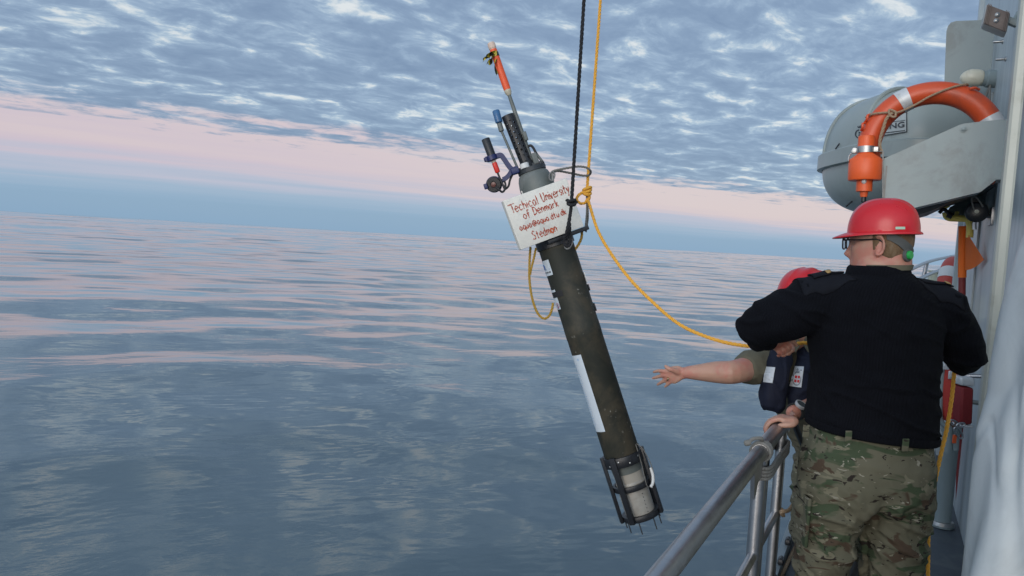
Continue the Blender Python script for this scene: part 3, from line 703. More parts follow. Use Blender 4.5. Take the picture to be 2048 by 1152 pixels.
yp = 5.4
flag = tag(empty('marker_flag', PY(1925, 600, yp)), 'orange triangular flag on a banded pole against the pale wall', 'flag')
def pole_pt(py): return PY(1925.5 - (py - 453) * .012, py, yp)
for a_, b_, m_, nm in ((452, 555, 'flag', 'flag_sleeve'), (555, 591, 'maroon', 'red_pole_band'), (591, 640, 'yellow', 'yellow_pole_band'), (640, 1010, 'maroon', 'lower_pole')):
    mb = MB(); mb.tube([pole_pt(a_ + .3), pole_pt((a_ + b_) / 2), pole_pt(b_)], .0205 if nm != 'flag_sleeve' else .0235, 16); mb.build(nm, M[m_], flag)
mb = MB(); rows = []
for i in range(13):
    t = i / 12; rw = []
    for j in range(13):
        u = j / 12
        a = Vector((1930 , 459 + t * 82)); tipx = (1968, 519)
        pxx = a.x + (tipx[0] - a.x) * u; pyy = a.y + (tipx[1] - a.y) * u * 1.0
        pyy += 5 * math.sin(u * 3) * (t) 
        rw.append(PY(pxx, pyy, yp - .02 - .03 * math.sin(u * 5 + t * 1.5) - .42 * u))
    rows.append(rw)
vs = [p for r in rows for p in r]
mb.add(vs + [p + Vector((0, .003, 0)) for p in vs], [(i * 13 + j, i * 13 + j + 1, (i + 1) * 13 + j + 1, (i + 1) * 13 + j) for i in range(12) for j in range(12)] + [(169 + i * 13 + j, 169 + (i + 1) * 13 + j, 169 + (i + 1) * 13 + j + 1, 169 + i * 13 + j + 1) for i in range(12) for j in range(12)])
mb.build('flag_cloth', M['flag'], flag, angle=80)

# second lifebuoy, edge-on, forward of the deckhouse
b2 = PY(1902, 592, 7.75)
bu2 = tag(empty('lifebuoy', b2), 'faded red lifebuoy with a white band seen edge on beyond the man in black', 'lifebuoy')
bX, bN = Vector((.22, .97, 0)).normalized(), Vector((.97, -.22, 0)).normalized()
mb = torus(MB(), b2, bX, UP, bN, .29, .07); mb.build('ring', mat('faded_red_buoy', (0.50, 0.06, 0.04), .5, var=.1, vscale=6, bump=.05), bu2)
for a in (40, 140, 220, 320):
    mb = torus(MB(), b2, bX, UP, bN, .29, .07, R(a - 9), R(a + 9), 8, 20, .003); mb.build('white_band', mat('white_tape', (0.66, 0.66, 0.64), .5, var=.05), bu2)
mb = MB(); q2 = b2 + bN * .078 ; mb.box(q2 + Vector((.02, 0, -.45)), (.02, 0, 0), (0, .05, 0), (0, 0, .8), .008)
tag(mb.build('buoy_stand', M['ship']), 'grey stand behind the faded red lifebuoy', 'stand')
# bow rail
br = tag(empty('bow_rail', (.2, 10, 0)), 'curved thin steel railing at the bow beside the orange flag', 'railing')
def bowp(px, py, y): return PY(px, py, y)
top = spline([Vector((-.40, 7.4, 1.20)), bowp(1790, 556, 8.8), bowp(1820, 540, 10.0), bowp(1853, 525, 11.2), bowp(1880, 517.5, 12.3), bowp(1914, 511, 13.6), bowp(1950, 508, 15.0)], 8)
mb = MB(); mb.tube(top, .020, 10); mb.build('top_rail', M['steel'], br)
mid = spline([bowp(1815, 578, 9.2), bowp(1842, 557, 10.4), bowp(1868, 545, 11.5), bowp(1905, 533, 13.0), bowp(1945, 527, 14.8)], 8)
mb = MB(); mb.tube(mid, .024, 10); mb.build('mid_rail', M['steel'], br)
for a_, b_, y_ in (((1854, 525), (1845, 562), 11.2), ((1907, 513), (1900, 545), 13.4), ((1793, 555), (1790, 620), 8.9)):
    p0, p1 = bowp(*a_, y_), bowp(*b_, y_); d_ = (p1 - p0); p1 = p0 + d_ * ((p0.z - .1) / -d_.z if d_.z < 0 else 1)
    mb = MB(); mb.tube([p0, p1], .026, 10); mb.build('post', M['steel'], br)
lk = tag(empty('deck_locker', PY(1880, 570, 12.0)), 'pale cream locker on the foredeck under the bow railing', 'locker')
cpale = mat('pale_green_cream_paint', (0.42, 0.43, 0.33), .5, var=.06)
mb = MB(); q_ = PY(1884, 590, 12.2); mb.box((q_.x + .05, q_.y, .78), (.24, 0, 0), (0, .3, 0), (0, 0, .66), .03); mb.build('body', cpale, lk)
mb = MB(); mb.box((q_.x + .05, q_.y, 1.455), (.255, 0, 0), (0, .32, 0), (0, 0, .012), .006); mb.build('lid', cpale, lk)
mb = MB(); mb.box((q_.x - .30, q_.y - .3, .55), (.07, 0, 0), (0, .2, 0), (0, 0, .75), .02)
tag(mb.build('vent_box', M['ship']), 'small dark grey box left of the pale cream locker at the bow', 'box')

# ------------------------------------------------------------------ gear hung on the wall beside the man in black
yg = 4.55
rb = tag(empty('rescue_pad', PY(1900, 790, yg)), 'tall red rescue pad with silver patches hung in a grey tube frame', 'rescue gear')
mb = MB(); pad = []
for i in range(15):
    t = i / 14; py = 716 + t * 126; px = 1905 - t * 8
    wdt = .038 * (math.sin(math.pi * min(1, max(0, t * .94 + .04))) ** .35); c_ = PY(px, py, yg)
    pad.append([c_ + HR * wdt * math.cos(a) + HF * .05 * math.sin(a) for a in (2 * math.pi * k / 16 for k in range(16))])
mb.loft(pad); mb.build('pad', M['red'], rb)
for px, py in ((1893, 731), (1903, 750)):
    mb = MB(); c_ = PY(px, py, yg - .055); mb.box(c_, HR * .016, HF * .004, UP * .022, .003); mb.build('silver_patch', M['reflect'], rb)
mb = MB(); mb.tube(spline([PY(1908, 712, yg - .02), PY(1893, 720, yg), PY(1886, 740, yg), PY(1882, 800, yg), PY(1880, 835, yg), PY(1888, 850, yg), PY(1899, 852, yg)], 6), .014, 10)
mb.tube([PY(1917, 760, yg), PY(1913, 845, yg), PY(1911, 900, yg)], .016, 10); mb.tube([PY(1899, 852, yg), PY(1897, 905, yg)], .02, 10); mb.tube([PY(1911, 800, yg), Vector((WX + .004, yg, PY(1911, 800, yg).z))], .012, 8); mb.build('tube_frame', M['ship'], rb)
db = tag(empty('rescue_bag', PY(1926, 810, yg + .25)), 'dark red bag with a white top hung beside the pale cover', 'bag')
mb = MB(); c0, c1 = PY(1927, 772, yg - .1), PY(1924, 846, yg - .1); mb.box(c0.lerp(c1, .5), HR * .032, HF * .04, (c0 - c1) * .5, .012); mb.build('bag_body', mat('dark_red_cloth', (.20, .012, .014), .7, var=.15, vscale=15, bump=.15), db)
mb = MB(); c0, c1 = PY(1926, 752, yg - .1), PY(1927, 769.5, yg - .1); mb.box(c0.lerp(c1, .5), HR * .036, HF * .042, (c0 - c1) * .5, .01); mb.build('bag_flap', M['reflect'], db)
mb = MB(); mb.box(PY(1924, 849.5, yg - .1), HR * .034, HF * .042, UP * .006, .003); mb.build('lower_band', M['reflect'], db)
mb = MB(); mb.tube([PY(1930, 752, yg - .06), Vector((WX + .004, yg - .06, PY(1930, 745, yg).z))], .01, 8); mb.build('hook', M['steel'], db)
kb = tag(empty('snap_hook', PY(1910, 865, yg - .2)), 'steel snap hooks with an orange tab hanging under the red rescue pad', 'hook')
def oval(c, a, b, ang, n=20):
    u = HR * math.cos(ang) + UP * math.sin(ang); v = UP * math.cos(ang) - HR * math.sin(ang)
    return [c + u * a * math.cos(t) + v * b * math.sin(t) for t in (2 * math.pi * k / n for k in range(n + 1))]
for (px, py, a, b, an) in ((1917, 866, .034, .013, -.9), (1909, 847, .026, .012, -.6), (1921, 850, .022, .01, .3)):
    mb = MB(); mb.tube(oval(PY(px, py, yg - .2), a, b, an), .0045, 8); mb.build('snap', M['steel'], kb)
mb = MB(); mb.tube(spline([PY(1899, 842, yg - .2), PY(1905, 851, yg - .2), PY(1912, 857, yg - .2)], 5), .008, 8); mb.tube([PY(1911, 850, yg - .16), PY(1911, 836, yg)], .006, 8); mb.build('webbing', mat('brown_webbing', (.12, .07, .05), .7), kb)
mb = MB(); mb.box(PY(1909, 878, yg - .2), HR * .010, HF * .003, UP * .022, .002); mb.build('orange_tab', M['orange2'], kb)
pb = PZ(1884, 1052, .004); pt_ = pb + UP * .62
pp = tag(empty('vent_pipe', pb), 'thick grey vertical pipe standing on the deck behind the yellow rope', 'pipe')
mb = MB(); mb.lathe(pb, UP, [(0, .062), (.012, .062), (.013, .045), (.56, .045), (.57, .052), (.62, .052), (.63, .03)], 28); mb.build('pipe_body', M['ship'], pp)
mb = MB(); mb.tube([pb + UP * .6, pb + Vector((.02, 0, 1.0)), pb + Vector((.04, 0, 1.25))], .022, 12); mb.build('riser', M['ship'], pp)
mb = MB(); mb.lathe(pb + UP * .012, UP, [(0, .064), (.02, .058), (.022, .046)], 28); mb.build('collar', M['bright'], pp)

# ------------------------------------------------------------------ pale cover in the right foreground
def build_cover():
    sil = [(340, 2069), (410, 2048), (520, 2015), (640, 1985), (770, 1957), (880, 1937), (1010, 1914), (1152, 1886), (1400, 1840), (1700, 1800)]
    d0, wdt = 1.80, .62
    pts = []
    for py, px in sil: pts.append(P(px, py, d0))
    lv = spline(pts, 12); lv = [p for p in lv if p.z > 0.01]
    rings = []; N = 260
    def ring_at(L, k, sc_=1.0):
        rad = Vector((L.x - EYE.x, L.y - EYE.y, 0)).normalized(); prp = Vector((rad.y, -rad.x, 0))
        c = L + prp * (wdt + .012) + rad * .12; rr_ = []
        for j in range(N):
            a = 2 * math.pi * j / N; ca, sa = math.cos(a), math.sin(a); e = 2.5
            ex = abs(ca) ** (2 / e) * (1 if ca >= 0 else -1); ey = abs(sa) ** (2 / e) * (1 if sa >= 0 else -1)
            v = (c + prp * ex * wdt * sc_ + rad * ey * .42 * sc_)
            dirv = (prp * ca + rad * sa)
            z = L.z
            amp = .006 + .030 * k
            f = amp * (math.sin(a * 7 + z * 1.9 + 1.2 * math.sin(z * 2.1)) * .7 + .5 * math.sin(a * 13 - z * 2.6 + 1.0) + .45 * pnoise(Vector((ca * 2.2, sa * 2.2, z * 2.0))) * 1.6)
            f += .05 * max(0, pnoise(Vector((ca * 1.1 + 5, sa * 1.1, z * .9)))) 
            for (ka, kz, sd, am, wd2) in ((4.5, 0.9, 3.0, .012, .09), (7.0, 1.7, 8.0, .006, .07), (2.6, 3.0, 15.0, .006, .05)):
                rg = abs(pnoise(Vector((ca * ka * .5 + sd + z * .35, sa * ka * .5 - z * .22, z * kz)))); f -= am * max(0.0, 1 - rg / wd2)
            rr_.append(v + dirv * (f - amp * .8))
        return rr_
    n = len(lv)
    for i, L in enumerate(lv): rings.append(ring_at(L, i / n))
    top = lv[0]
    for s_ in (.8, .5, .2, .03):
        t = Vector((top.x, top.y, top.z + .10 * (1 - s_) + .02)); 
        rr_ = ring_at(top, 0, s_); rings.insert(0, [p + UP * (.12 * (1 - s_) ** .6) for p in rr_])
    mb = MB(); mb.loft(rings, True, False)
    o = mb.build('deck_cover', mat('pale_grey_pvc', (0.47, 0.505, 0.51), 0.42, var=0.05, vscale=4, dirt=(0.34, 0.365, 0.37), dirt_amt=.5, dscale=3.5, bump=0.22, bscale=9), angle=80)
    tag(o, 'pale grey creased cloth cover over deck gear at the right edge', 'cover')
    sm = o.modifiers.new('sub', 'SUBSURF'); sm.levels = 1; sm.render_levels = 1
build_cover()

# ------------------------------------------------------------------ railing at the deck edge
RZ = 0.93
pA, pB = PZ(1527, 903, RZ), PZ(1562, 848, RZ)
rx = (pA.x + pB.x) / 2
pN = PZ(1324, 1151, RZ)
rsl = (rx - pN.x) / ((pA.y + pB.y) / 2 - pN.y)
rl = tag(empty('deck_railing', (rx, 1.5, 0)), 'stainless steel tube railing along the ship side', 'railing')
def rpt(y, z): return Vector((rx + rsl * (min(y, 3.2) - (pA.y + pB.y) / 2), y, z))
yE = pB.y
RZm = PX(1546, 1030, rx).z
mb = MB(); mb.tube([rpt(-3.0, RZ), rpt(-1, RZ), rpt(.5, RZ), rpt(pA.y - .02, RZ)], .0245, 20); mb.build('top_rail', M['steel'], rl)
mb = MB(); mb.tube([rpt(pA.y - .02, RZ + .004), rpt(yE - .03, RZ + .004), rpt(yE, RZ - .006), rpt(yE + .006, RZ - .02)], .0255, 20); mb.build('end_rail', M['steel'], rl)
for y_ in (yE - .004, pA.y, pA.y - 1.5, pA.y - 3.0, pA.y - 4.4):
    mb = MB(); mb.tube([rpt(y_, RZ - .012), rpt(y_, .5), rpt(y_, .003)], .0215 if y_ < yE - .1 else .019, 18); mb.lathe(rpt(y_, .003), UP, [(0, .045), (.008, .045), (.009, .022)], 18); mb.build('post', M['steel'], rl)
mb = MB(); mb.tube([rpt(pA.y + .10, RZ - .02), rpt(pA.y + .10, .003)], .014, 14); mb.build('post', M['steel'], rl)
mb = MB(); mb.tube([rpt(-3.0, RZm), rpt(pA.y - .015, RZm)], .015, 14); mb.tube([rpt(pA.y + .015, RZm), rpt(yE - .012, RZm)], .015, 14); mb.build('mid_rail', M['steel'], rl)
mb = MB(); mb.tube([rpt(-3.0, .30), rpt(yE - .012, .30)], .013, 12); mb.build('lower_rail', M['steel'], rl)
g0 = pA.y - .17
mb = MB(); mb.prism([rpt(g0, RZ - .02), rpt(g0 + .03, RZ - .115), rpt(g0 + .055, RZ - .105), rpt(g0 + .08, RZ - .075), rpt(pA.y - .02, RZ - .075), rpt(pA.y - .02, RZ - .02)], (.012, 0, 0)); mb.build('latch_plate', M['steel'], rl, smooth=False)
lash = tag(empty('rail_lashing', pA), 'grey rope lashing tied round the railing top and its end post', 'lashing')
mb = MB(); wr = []
for k in range(46):
    a = k / 45 * 2 * math.pi * 3.2; wr.append(rpt(pA.y - .02 + .035 * k / 45, RZ) + Vector((math.cos(a) * .030, 0, math.sin(a) * .030)))
mb.tube(wr, .0055, 8); mb.build('rail_turns', M['ropeg'], lash)
for lv_ in range(4):
    z_ = RZ - .048 - lv_ * .011; ya, yb_ = pA.y + .0, yE - .005
    lp_ = [rpt(ya - .028, z_), rpt(ya, z_) + Vector((.03, 0, 0)), rpt((ya + yb_) / 2, z_ - .01) + Vector((.026, 0, 0)), rpt(yb_, z_ - .015) + Vector((.027, 0, 0)), rpt(yb_ + .027, z_ - .015), rpt(yb_, z_ - .015) - Vector((.027, 0, 0)), rpt((ya + yb_) / 2, z_ - .01) - Vector((.026, 0, 0)), rpt(ya, z_) - Vector((.03, 0, 0)), rpt(ya - .028, z_)]
    mb = MB(); mb.tube(spline(lp_, 5), .0058, 8); mb.build('post_turn', M['ropeg'], lash)
mb = MB(); mb.tube(spline([rpt(pA.y, RZ + .028), rpt(pA.y - .02, RZ + .045), rpt(pA.y - .035, RZ + .044) - Vector((.02, 0, 0)), rpt(pA.y - .045, RZ + .032) - Vector((.034, 0, 0))], 5), .006, 8); mb.build('cord', M['ropeg'], lash)
mb = MB(); e_ = rpt(pA.y - .045, RZ + .032) - Vector((.034, 0, 0)); mb.lathe(e_ + Vector((.008, 0, .002)), Vector((-1, -.2, -.35)), [(0, .007), (.008, .010), (.018, .009), (.022, .004)], 12); mb.build('frayed_end', M['ropeg'], lash)
# the gate rope, and the next railing section beyond the gate
y2 = 4.35
mb = MB(); mb.tube([rpt(y2, RZ), rpt(6.9, RZ)], .0245, 18); mb.build('forward_top_rail', M['steel'], rl)
mb = MB(); mb.tube([rpt(y2, RZm), rpt(6.9, RZm)], .015, 12); mb.build('forward_mid_rail', M['steel'], rl)
for y_ in (y2, 5.6, 6.9):
    mb = MB(); mb.tube([rpt(y_, RZ - .012), rpt(y_, .003)], .0195, 16); mb.build('post', M['steel'], rl)
zb = PX(1556, 1012, rx).z
mb = rope_mb(MB(), [rpt(yE, zb + .03) + Vector((.021, 0, 0)), rpt(yE + .02, zb) + Vector((.026, 0, 0)), PX(1563, 1023, rx + .03), PX(1577, 1021, rx + .05), PX(1591, 1002, rx + .06), PX(1604, 984, rx + .06), rpt(3.9, .66) + Vector((.03, 0, 0)), rpt(y2 - .02, .72)], .0075)
tag(mb.build('gate_rope', M['ropet']), 'tan rope sagging from the railing end post past the camouflage trousers', 'rope')
mb = rope_mb(MB(), [PZ(a, b, .014) for a, b in ((1545, 1195), (1563, 1152), (1582, 1112), (1600, 1080), (1630, 1045), (1680, 1000))], .0095)
tag(mb.build('deck_rope', M['ropet']), 'pale tan rope rising from the bottom edge beside the camouflage trousers', 'rope')

# ------------------------------------------------------------------ the measuring float hanging over the water
FD = 3.55
fk = FD / FPX                                    # metres per photo pixel at the float
A0, A1 = P(1283, 1030, FD), P(1062, 335, FD)     # bottom ring and top flange, on the axis
ax_ = (A1 - A0).normalized(); L_ = (A1 - A0).length
fb = RT - ax_ * RT.dot(ax_); fb.normalize()      # across
fc = ax_.cross(fb).normalized()
if fc.dot(FW) > 0: fc = -fc                      # towards the viewer
HR_ = 35.8 * fk                                  # hull radius
M['fhull'] = mat('dark_green_grey_hull', (0.027, 0.029, 0.023), 0.62, spec=0.28, var=0.35, vscale=7, dirt=(0.060, 0.052, 0.036), dirt_amt=0.75, dscale=6, bump=0.05, bscale=60)
def scuffed(m):
    q = NT(m.node_tree); b = m.node_tree.nodes['Principled BSDF']
    src = b.inputs['Base Color'].links[0].from_socket
    co = q.n('ShaderNodeTexCoord').outputs['Object']
    s_ = q.step(q.noise(co, 55, 3, .6),   .63, .69); p_ = q.step(q.noise(co, 6, 3, .6), .50, .62)
    q.val(b.inputs['Base Color'], q.mix(q.math('MULTIPLY', s_, q.math('MULTIPLY', p_, .75)), src, (0.30, 0.29, 0.25, 1)))
scuffed(M['fhull'])
M['fgrey'] = mat('grey_green_plastic', (0.115, 0.130, 0.122), 0.5, var=0.12, vscale=8, dirt=(0.20, 0.21, 0.20), dirt_amt=0.4, dscale=8, bump=0.04)
M['board'] = mat('white_painted_board', (0.74, 0.715, 0.645), 0.55, var=0.04, vscale=5, dirt=(0.52, 0.52, 0.49), dirt_amt=0.42, dscale=9, bump=0.1, bscale=40)
M['brush'] = mat('red_brown_brush_paint', (0.42, 0.07, 0.035), 0.6, var=0.25, vscale=30)
M['white'] = mat('white_plastic', (0.66, 0.66, 0.64), 0.45, var=0.05, vscale=20)
M['sticker'] = mat('white_sticker', (0.60, 0.66, 0.71), 0.4, var=0.06, vscale=12)
M['bluestk'] = mat('blue_print', (0.02, 0.12, 0.42), 0.5)
M['pinkprint'] = mat('pink_print', (0.55, 0.10, 0.22), 0.5)
M['paleblue'] = mat('pale_blue_print', (0.36, 0.50, 0.66), 0.5)
M['navy'] = mat('navy_blue_anodised', (0.008, 0.014, 0.085), 0.38, var=0.1, vscale=20)
M['bladder'] = mat('milky_plastic', (0.34, 0.325, 0.29), 0.35, var=0.12, vscale=7, dirt=(0.22, 0.20, 0.17), dirt_amt=.4, dscale=8)
def H(px, py, tow=0.0):                          # a point in the float's own plane, tow metres towards the viewer
    return P(px, py, FD - tow)
def hull_pt(h, ang, lift=0.0):                   # on the hull: height along the axis, angle from facing the viewer (+ to the right)
    return A0 + ax_ * h + (fc * math.cos(ang) + fb * math.sin(ang)) * (HR_ + lift)
flo = tag(empty('measuring_float', A0), 'long dark cylindrical measuring float hanging tilted over the sea with a hand lettered white board', 'measuring float')
def hpx(py): # height along axis for a photo row on the axis
    return (1030 - py) / (1030 - 335) * L_
hb, ht = hpx(905), hpx(395)
mb = MB(); mb.lathe(A0, ax_, [(hb - .01, HR_ * .96), (hb, HR_), (hpx(672), HR_), (hpx(671), HR_ * 1.012), (hpx(650), HR_ * 1.012), (hpx(649), HR_), (hpx(520), HR_), (ht, HR_)], 48, fb); mb.build('hull_tube', M['fhull'], flo)
mb = MB(); mb.lathe(A0, ax_, [(ht + .0005, HR_ * .995), (hpx(385), HR_ * 1.0), (hpx(368), HR_ * .98), (hpx(357), HR_ * .93), (hpx(349), HR_ * .85), (hpx(344), HR_ * .72), (hpx(342), HR_ * .70)], 48, fb); mb.build('top_dome', M['fgrey'], flo)
mb = MB(); mb.lathe(A0, ax_, [(hpx(342) - .006, HR_ * .5), (hpx(342) - .006, HR_ * .80), (hpx(336), HR_ * .80), (hpx(336), HR_ * .5)], 32, fb)
mb.build('top_flange', M['dark'], flo)
tz = hpx(335.8)
def T(u, v, h): return A0 + ax_ * (tz + h) + fb * u + fc * v      # local on top of the flange
for k in range(9):
    a = 2 * math.pi * k / 9
    mb = MB(); mb.lathe(T(math.cos(a) * HR_ * .70, math.sin(a) * HR_ * .70, 0), ax_, [(0, .0065), (.010, .0065), (.013, .003)], 8); mb.build('flange_bolt', M['dark'], flo)
mb = MB(); mb.lathe(T(-.030, .045, 0.0), ax_, [(0, .022), (.022, .022), (.025, .015)], 18); mb.build('white_cap', M['white'], flo)
# antenna mast
m0, m1 = T(.012, 0.0, 0), H(1017, 186)
mb = MB(); mb.tube([m0, m0.lerp(m1, .16), m0.lerp(m1, .17), m0.lerp(m1, .62), m1], [.0155, .0150, .0115, .0105, .0085], 14); mb.build('antenna_mast', M['fgrey'], flo)
t0, t1 = m1, H(983, 90); dta = (t1 - t0).normalized(); Lt = (t1 - t0).length
mb = MB(); mb.lathe(t0, dta, [(-.012, .010), (0, .0155), (.014, .0175), (.016, .0165)], 20); mb.build('antenna_base', mat('aged_cream_plastic', (.50, .45, .34), .5, var=.1), flo)
mb = MB(); mb.lathe(t0 + dta * .016, dta, [(0, .0172), (.02, .0180), (Lt * .4, .0175), (Lt * .7, .0182), (Lt - .040, .0172)], 20); mb.build('orange_wrap', mat('orange_tape', (.80, .10, .025), .45, var=.07, vscale=30, bump=.1, bscale=90), flo)
mb = MB(); mb.lathe(t0 + dta * (Lt - .0395), dta, [(0, .0165), (.02, .0165), (.021, .0185), (.043, .0190), (.05, .0165), (.052, .006)], 20); mb.build('antenna_tip', mat('pale_pink_cap', (.62, .47, .38), .5, var=.05), flo)
mb = MB(); mb.lathe(t0 + dta * (Lt - .062), dta, [(0, .0188), (.001, .0200), (.022, .0196), (.023, .0185)], 20)
yb_m = bpy.data.materials.new('yellow_black_tape'); yb_m.use_nodes = True
q = NT(yb_m.node_tree); wv = q.n('ShaderNodeTexWave'); wv.inputs['Scale'].default_value = 14; wv.inputs['Distortion'].default_value = 2.5; q.l(q.n('ShaderNodeTexCoord').outputs['Object'], wv.inputs['Vector'])
q.l(q.ramp(wv.outputs['Fac'], [(.36, (.62, .50, .04)), (.46, (.03, .03, .02))]), yb_m.node_tree.nodes['Principled BSDF'].inputs['Base Color']); yb_m.node_tree.nodes['Principled BSDF'].inputs['Roughness'].default_value = .4
tp_ = mb.build('warning_tape', yb_m, flo)
mb = MB()
for pts, wd in (([(988, 104), (982, 108), (977, 112), (979, 119), (976, 126)], .014), ([(987, 106), (978, 113), (970, 117), (966, 124)], .012), ([(988, 108), (984, 118), (980, 128), (979, 131)], .010), ([(992, 118), (990, 132), (993, 146), (993, 151)], .007)):
    c_ = spline([H(a, b, .018 + .012 * math.sin(i * 1.7)) for i, (a, b) in enumerate(pts)], 5)
    l_ = [p + (fb * math.cos(i * .35) + fc * math.sin(i * .35) + ax_ * .4) * wd * (1 - .3 * i / len(c_)) for i, p in enumerate(c_)]; r_ = [p - (fb * math.cos(i * .35) + fc * math.sin(i * .35) + ax_ * .4) * wd * (1 - .3 * i / len(c_)) for i, p in enumerate(c_)]
    n_ = len(c_); mb.add(l_ + r_, [(i, i + 1, n_ + i + 1, n_ + i) for i in range(n_ - 1)])
mb.build('tape_tail', yb_m, tp_)
# perforated guard with sensor
g0, g1 = T(-.014, .006, .002), H(1015, 231, .01); dg_ = (g1 - g0).normalized(); Lg = (g1 - g0).length
gu = (fb - dg_ * fb.dot(dg_)).normalized(); gv = dg_.cross(gu)
mb = MB(); Ng, Rg_ = 10, .0295
nrow = 9
def gp_(a, h, r_=Rg_): return g0 + dg_ * h + (gu * math.cos(a) + gv * math.sin(a)) * r_
for k in range(Ng):                              # upright staves and short cross pieces leave slots between them
    a = 2 * math.pi * k / Ng
    for s0, s1 in ((0, Lg),):
        mb.add([gp_(a - .16, s0), gp_(a + .16, s0), gp_(a + .16, s1), gp_(a - .16, s1), gp_(a - .16, s0, Rg_ - .003), gp_(a + .16, s0, Rg_ - .003), gp_(a + .16, s1, Rg_ - .003), gp_(a - .16, s1, Rg_ - .003)], [(0, 1, 2, 3), (7, 6, 5, 4), (0, 3, 7, 4), (1, 5, 6, 2), (0, 4, 5, 1), (3, 2, 6, 7)])
    for r_i in range(nrow + 1):
        h = Lg * (r_i + (.5 if k % 2 else 0)) / nrow; h0, h1 = max(0, h - .010), min(Lg, h + .010)
        if h1 <= h0: continue
        b0, b1 = a + .14, a + 2 * math.pi / Ng - .14
        mb.add([gp_(b0, h0, Rg_ - .0003), gp_(b1, h0, Rg_ - .0003), gp_(b1, h1, Rg_ - .0003), gp_(b0, h1, Rg_ - .0003), gp_(b0, h0, Rg_ - .0032), gp_(b1, h0, Rg_ - .0032), gp_(b1, h1, Rg_ - .0032), gp_(b0, h1, Rg_ - .0032)], [(0, 1, 2, 3), (7, 6, 5, 4), (0, 3, 7, 4), (1, 5, 6, 2), (0, 4, 5, 1), (3, 2, 6, 7)])
mb.loft([[gp_(2 * math.pi * k / 30, h, r_) for k in range(30)] for h, r_ in ((Lg - .03, Rg_ + .0004), (Lg, Rg_ + .0004), (Lg, Rg_ - .004), (Lg - .03, Rg_ - .004))], False, False)
mb.build('slotted_guard', M['black'], flo, smooth=False)
mb = MB(); mb.lathe(g0, dg_, [(0, .034), (.03, .034), (.034, .027), (.07, .024), (.075, .018), (Lg * .45, .014), (Lg * .46, .008)], 20); mb.build('sensor_foot', M['black'], flo)
mb = MB(); mb.box(T(.030, .012, .03), fb * .014, fc * .014, ax_ * .032, .004); mb.build('mast_clamp', M['fgrey'], flo); mb = MB(); mb.box(T(.018, .02, .15), fb * .009, fc * .008, ax_ * .022, .003); mb.build('mast_clamp', M['fgrey'], flo)
# blue capped sensor on a thin rod
b0_, b1_ = H(1035, 336, .02), H(1003, 262, .02)
mb = MB(); mb.tube([b0_, b1_], .0062, 10); mb.build('sensor_rod', M['fgrey'], flo)
d2 = (H(990, 216, .02) - b1_).normalized()
mb = MB(); mb.lathe(b1_ - d2 * .004, d2, [(0, .007), (.004, .0125), (.040, .0125), (.043, .009)], 16); mb.build('rod_collar', M['fgrey'], flo)
mb = MB(); mb.lathe(b1_ + d2 * .040, d2, [(0, .013), (.004, .0175), (.058, .0180), (.062, .0150), (.0625, .010), (.056, .009)], 20); sc_ = mb.build('sensor_cap', mat('blue_sensor_cap', (.035, .12, .26), .3, var=.35, vscale=60), flo)
# clamp arm, radiometer, red connector
def barpath(pts, tow, w_, th):
    mb = MB(); c_ = spline([H(a, b, tow) for a, b in pts], 6); rings = []
    for i, p in enumerate(c_):
        t = (c_[min(i + 1, len(c_) - 1)] - c_[max(i - 1, 0)]).normalized(); s_ = t.cross(fc).normalized()
        rings.append([p + s_ * w_ + fc * th, p + s_ * w_ - fc * th, p - s_ * w_ - fc * th, p - s_ * w_ + fc * th])
    return mb.loft(rings)
mb = barpath([(971, 319), (982, 316), (995, 312), (1002, 311), (1008, 318), (1016, 330), (1023, 338), (1031, 341)], .03, .011, .013)
mb.build('clamp_arm', M['navy'], flo, smooth=False)
mb = barpath([(1034, 336), (1024, 341), (1018, 350), (1012, 356), (1006, 359)], .028, .010, .012); mb.build('lower_arm', M['navy'], flo, smooth=False)
mb = MB(); mb.box(H(1030, 342, .03), fb * .020, fc * .018, ax_ * .016, .005); mb.build('arm_block', M['navy'], flo)
r0, r1 = H(984, 313, .03), H(972, 281, .03); dr_ = (r1 - r0).normalized()
mb = MB(); mb.lathe(r0 - dr_ * .012, dr_, [(0, .015), (.002, .0205), ((r1 - r0).length + .018, .0205), ((r1 - r0).length + .020, .019), ((r1 - r0).length + .020, .012), ((r1 - r0).length + .012, .011)], 28); mb.build('light_sensor', M['black'], flo)
mb = MB(); mb.lathe(H(984, 316, .03), dr_, [(-.012, .0215), (-.011, .028), (.011, .028), (.012, .0215)], 28); mb.box(H(972.5, 319, .03), fb * .011, fc * .012, ax_ * .010, .004); mb.build('clamp_ring', M['navy'], flo)
mb = MB(); mb.lathe(H(987, 322, .03), -dr_, [(0, .011), (.014, .011), (.016, .0085)], 16); mb.build('connector_collar', mat('beige_plastic', (.45, .38, .30), .5), flo)
mb = MB(); mb.lathe(H(988.5, 325.5, .03), -dr_, [(0, .0115), (.004, .0125), (.045, .0125), (.050, .010)], 18); mb.build('red_connector', mat('red_plastic', (.68, .035, .02), .4), flo)
mb = MB(); mb.tube(spline([H(995, 345, .03), H(1000, 357, .032), H(1006, 370, .035), H(1010, 378, .035), H(1017, 372, .032), H(1020, 360, .03), H(1026, 347, .028)], 7), .0052, 8)
mb.build('cable', M['rubber'], flo)
mb = MB(); mb.tube(spline([H(991, 374, .045), H(998, 379, .05), H(1004, 384, .045), H(1009, 380, .04), H(1011, 370, .035), H(1009, 362, .03)], 7), .0052, 8); mb.build('cable', M['rubber'], flo)
nd_ = (fc * .93 - fb * .25 - ax_ * .15).normalized(); dcn = H(987.5, 369, .02)
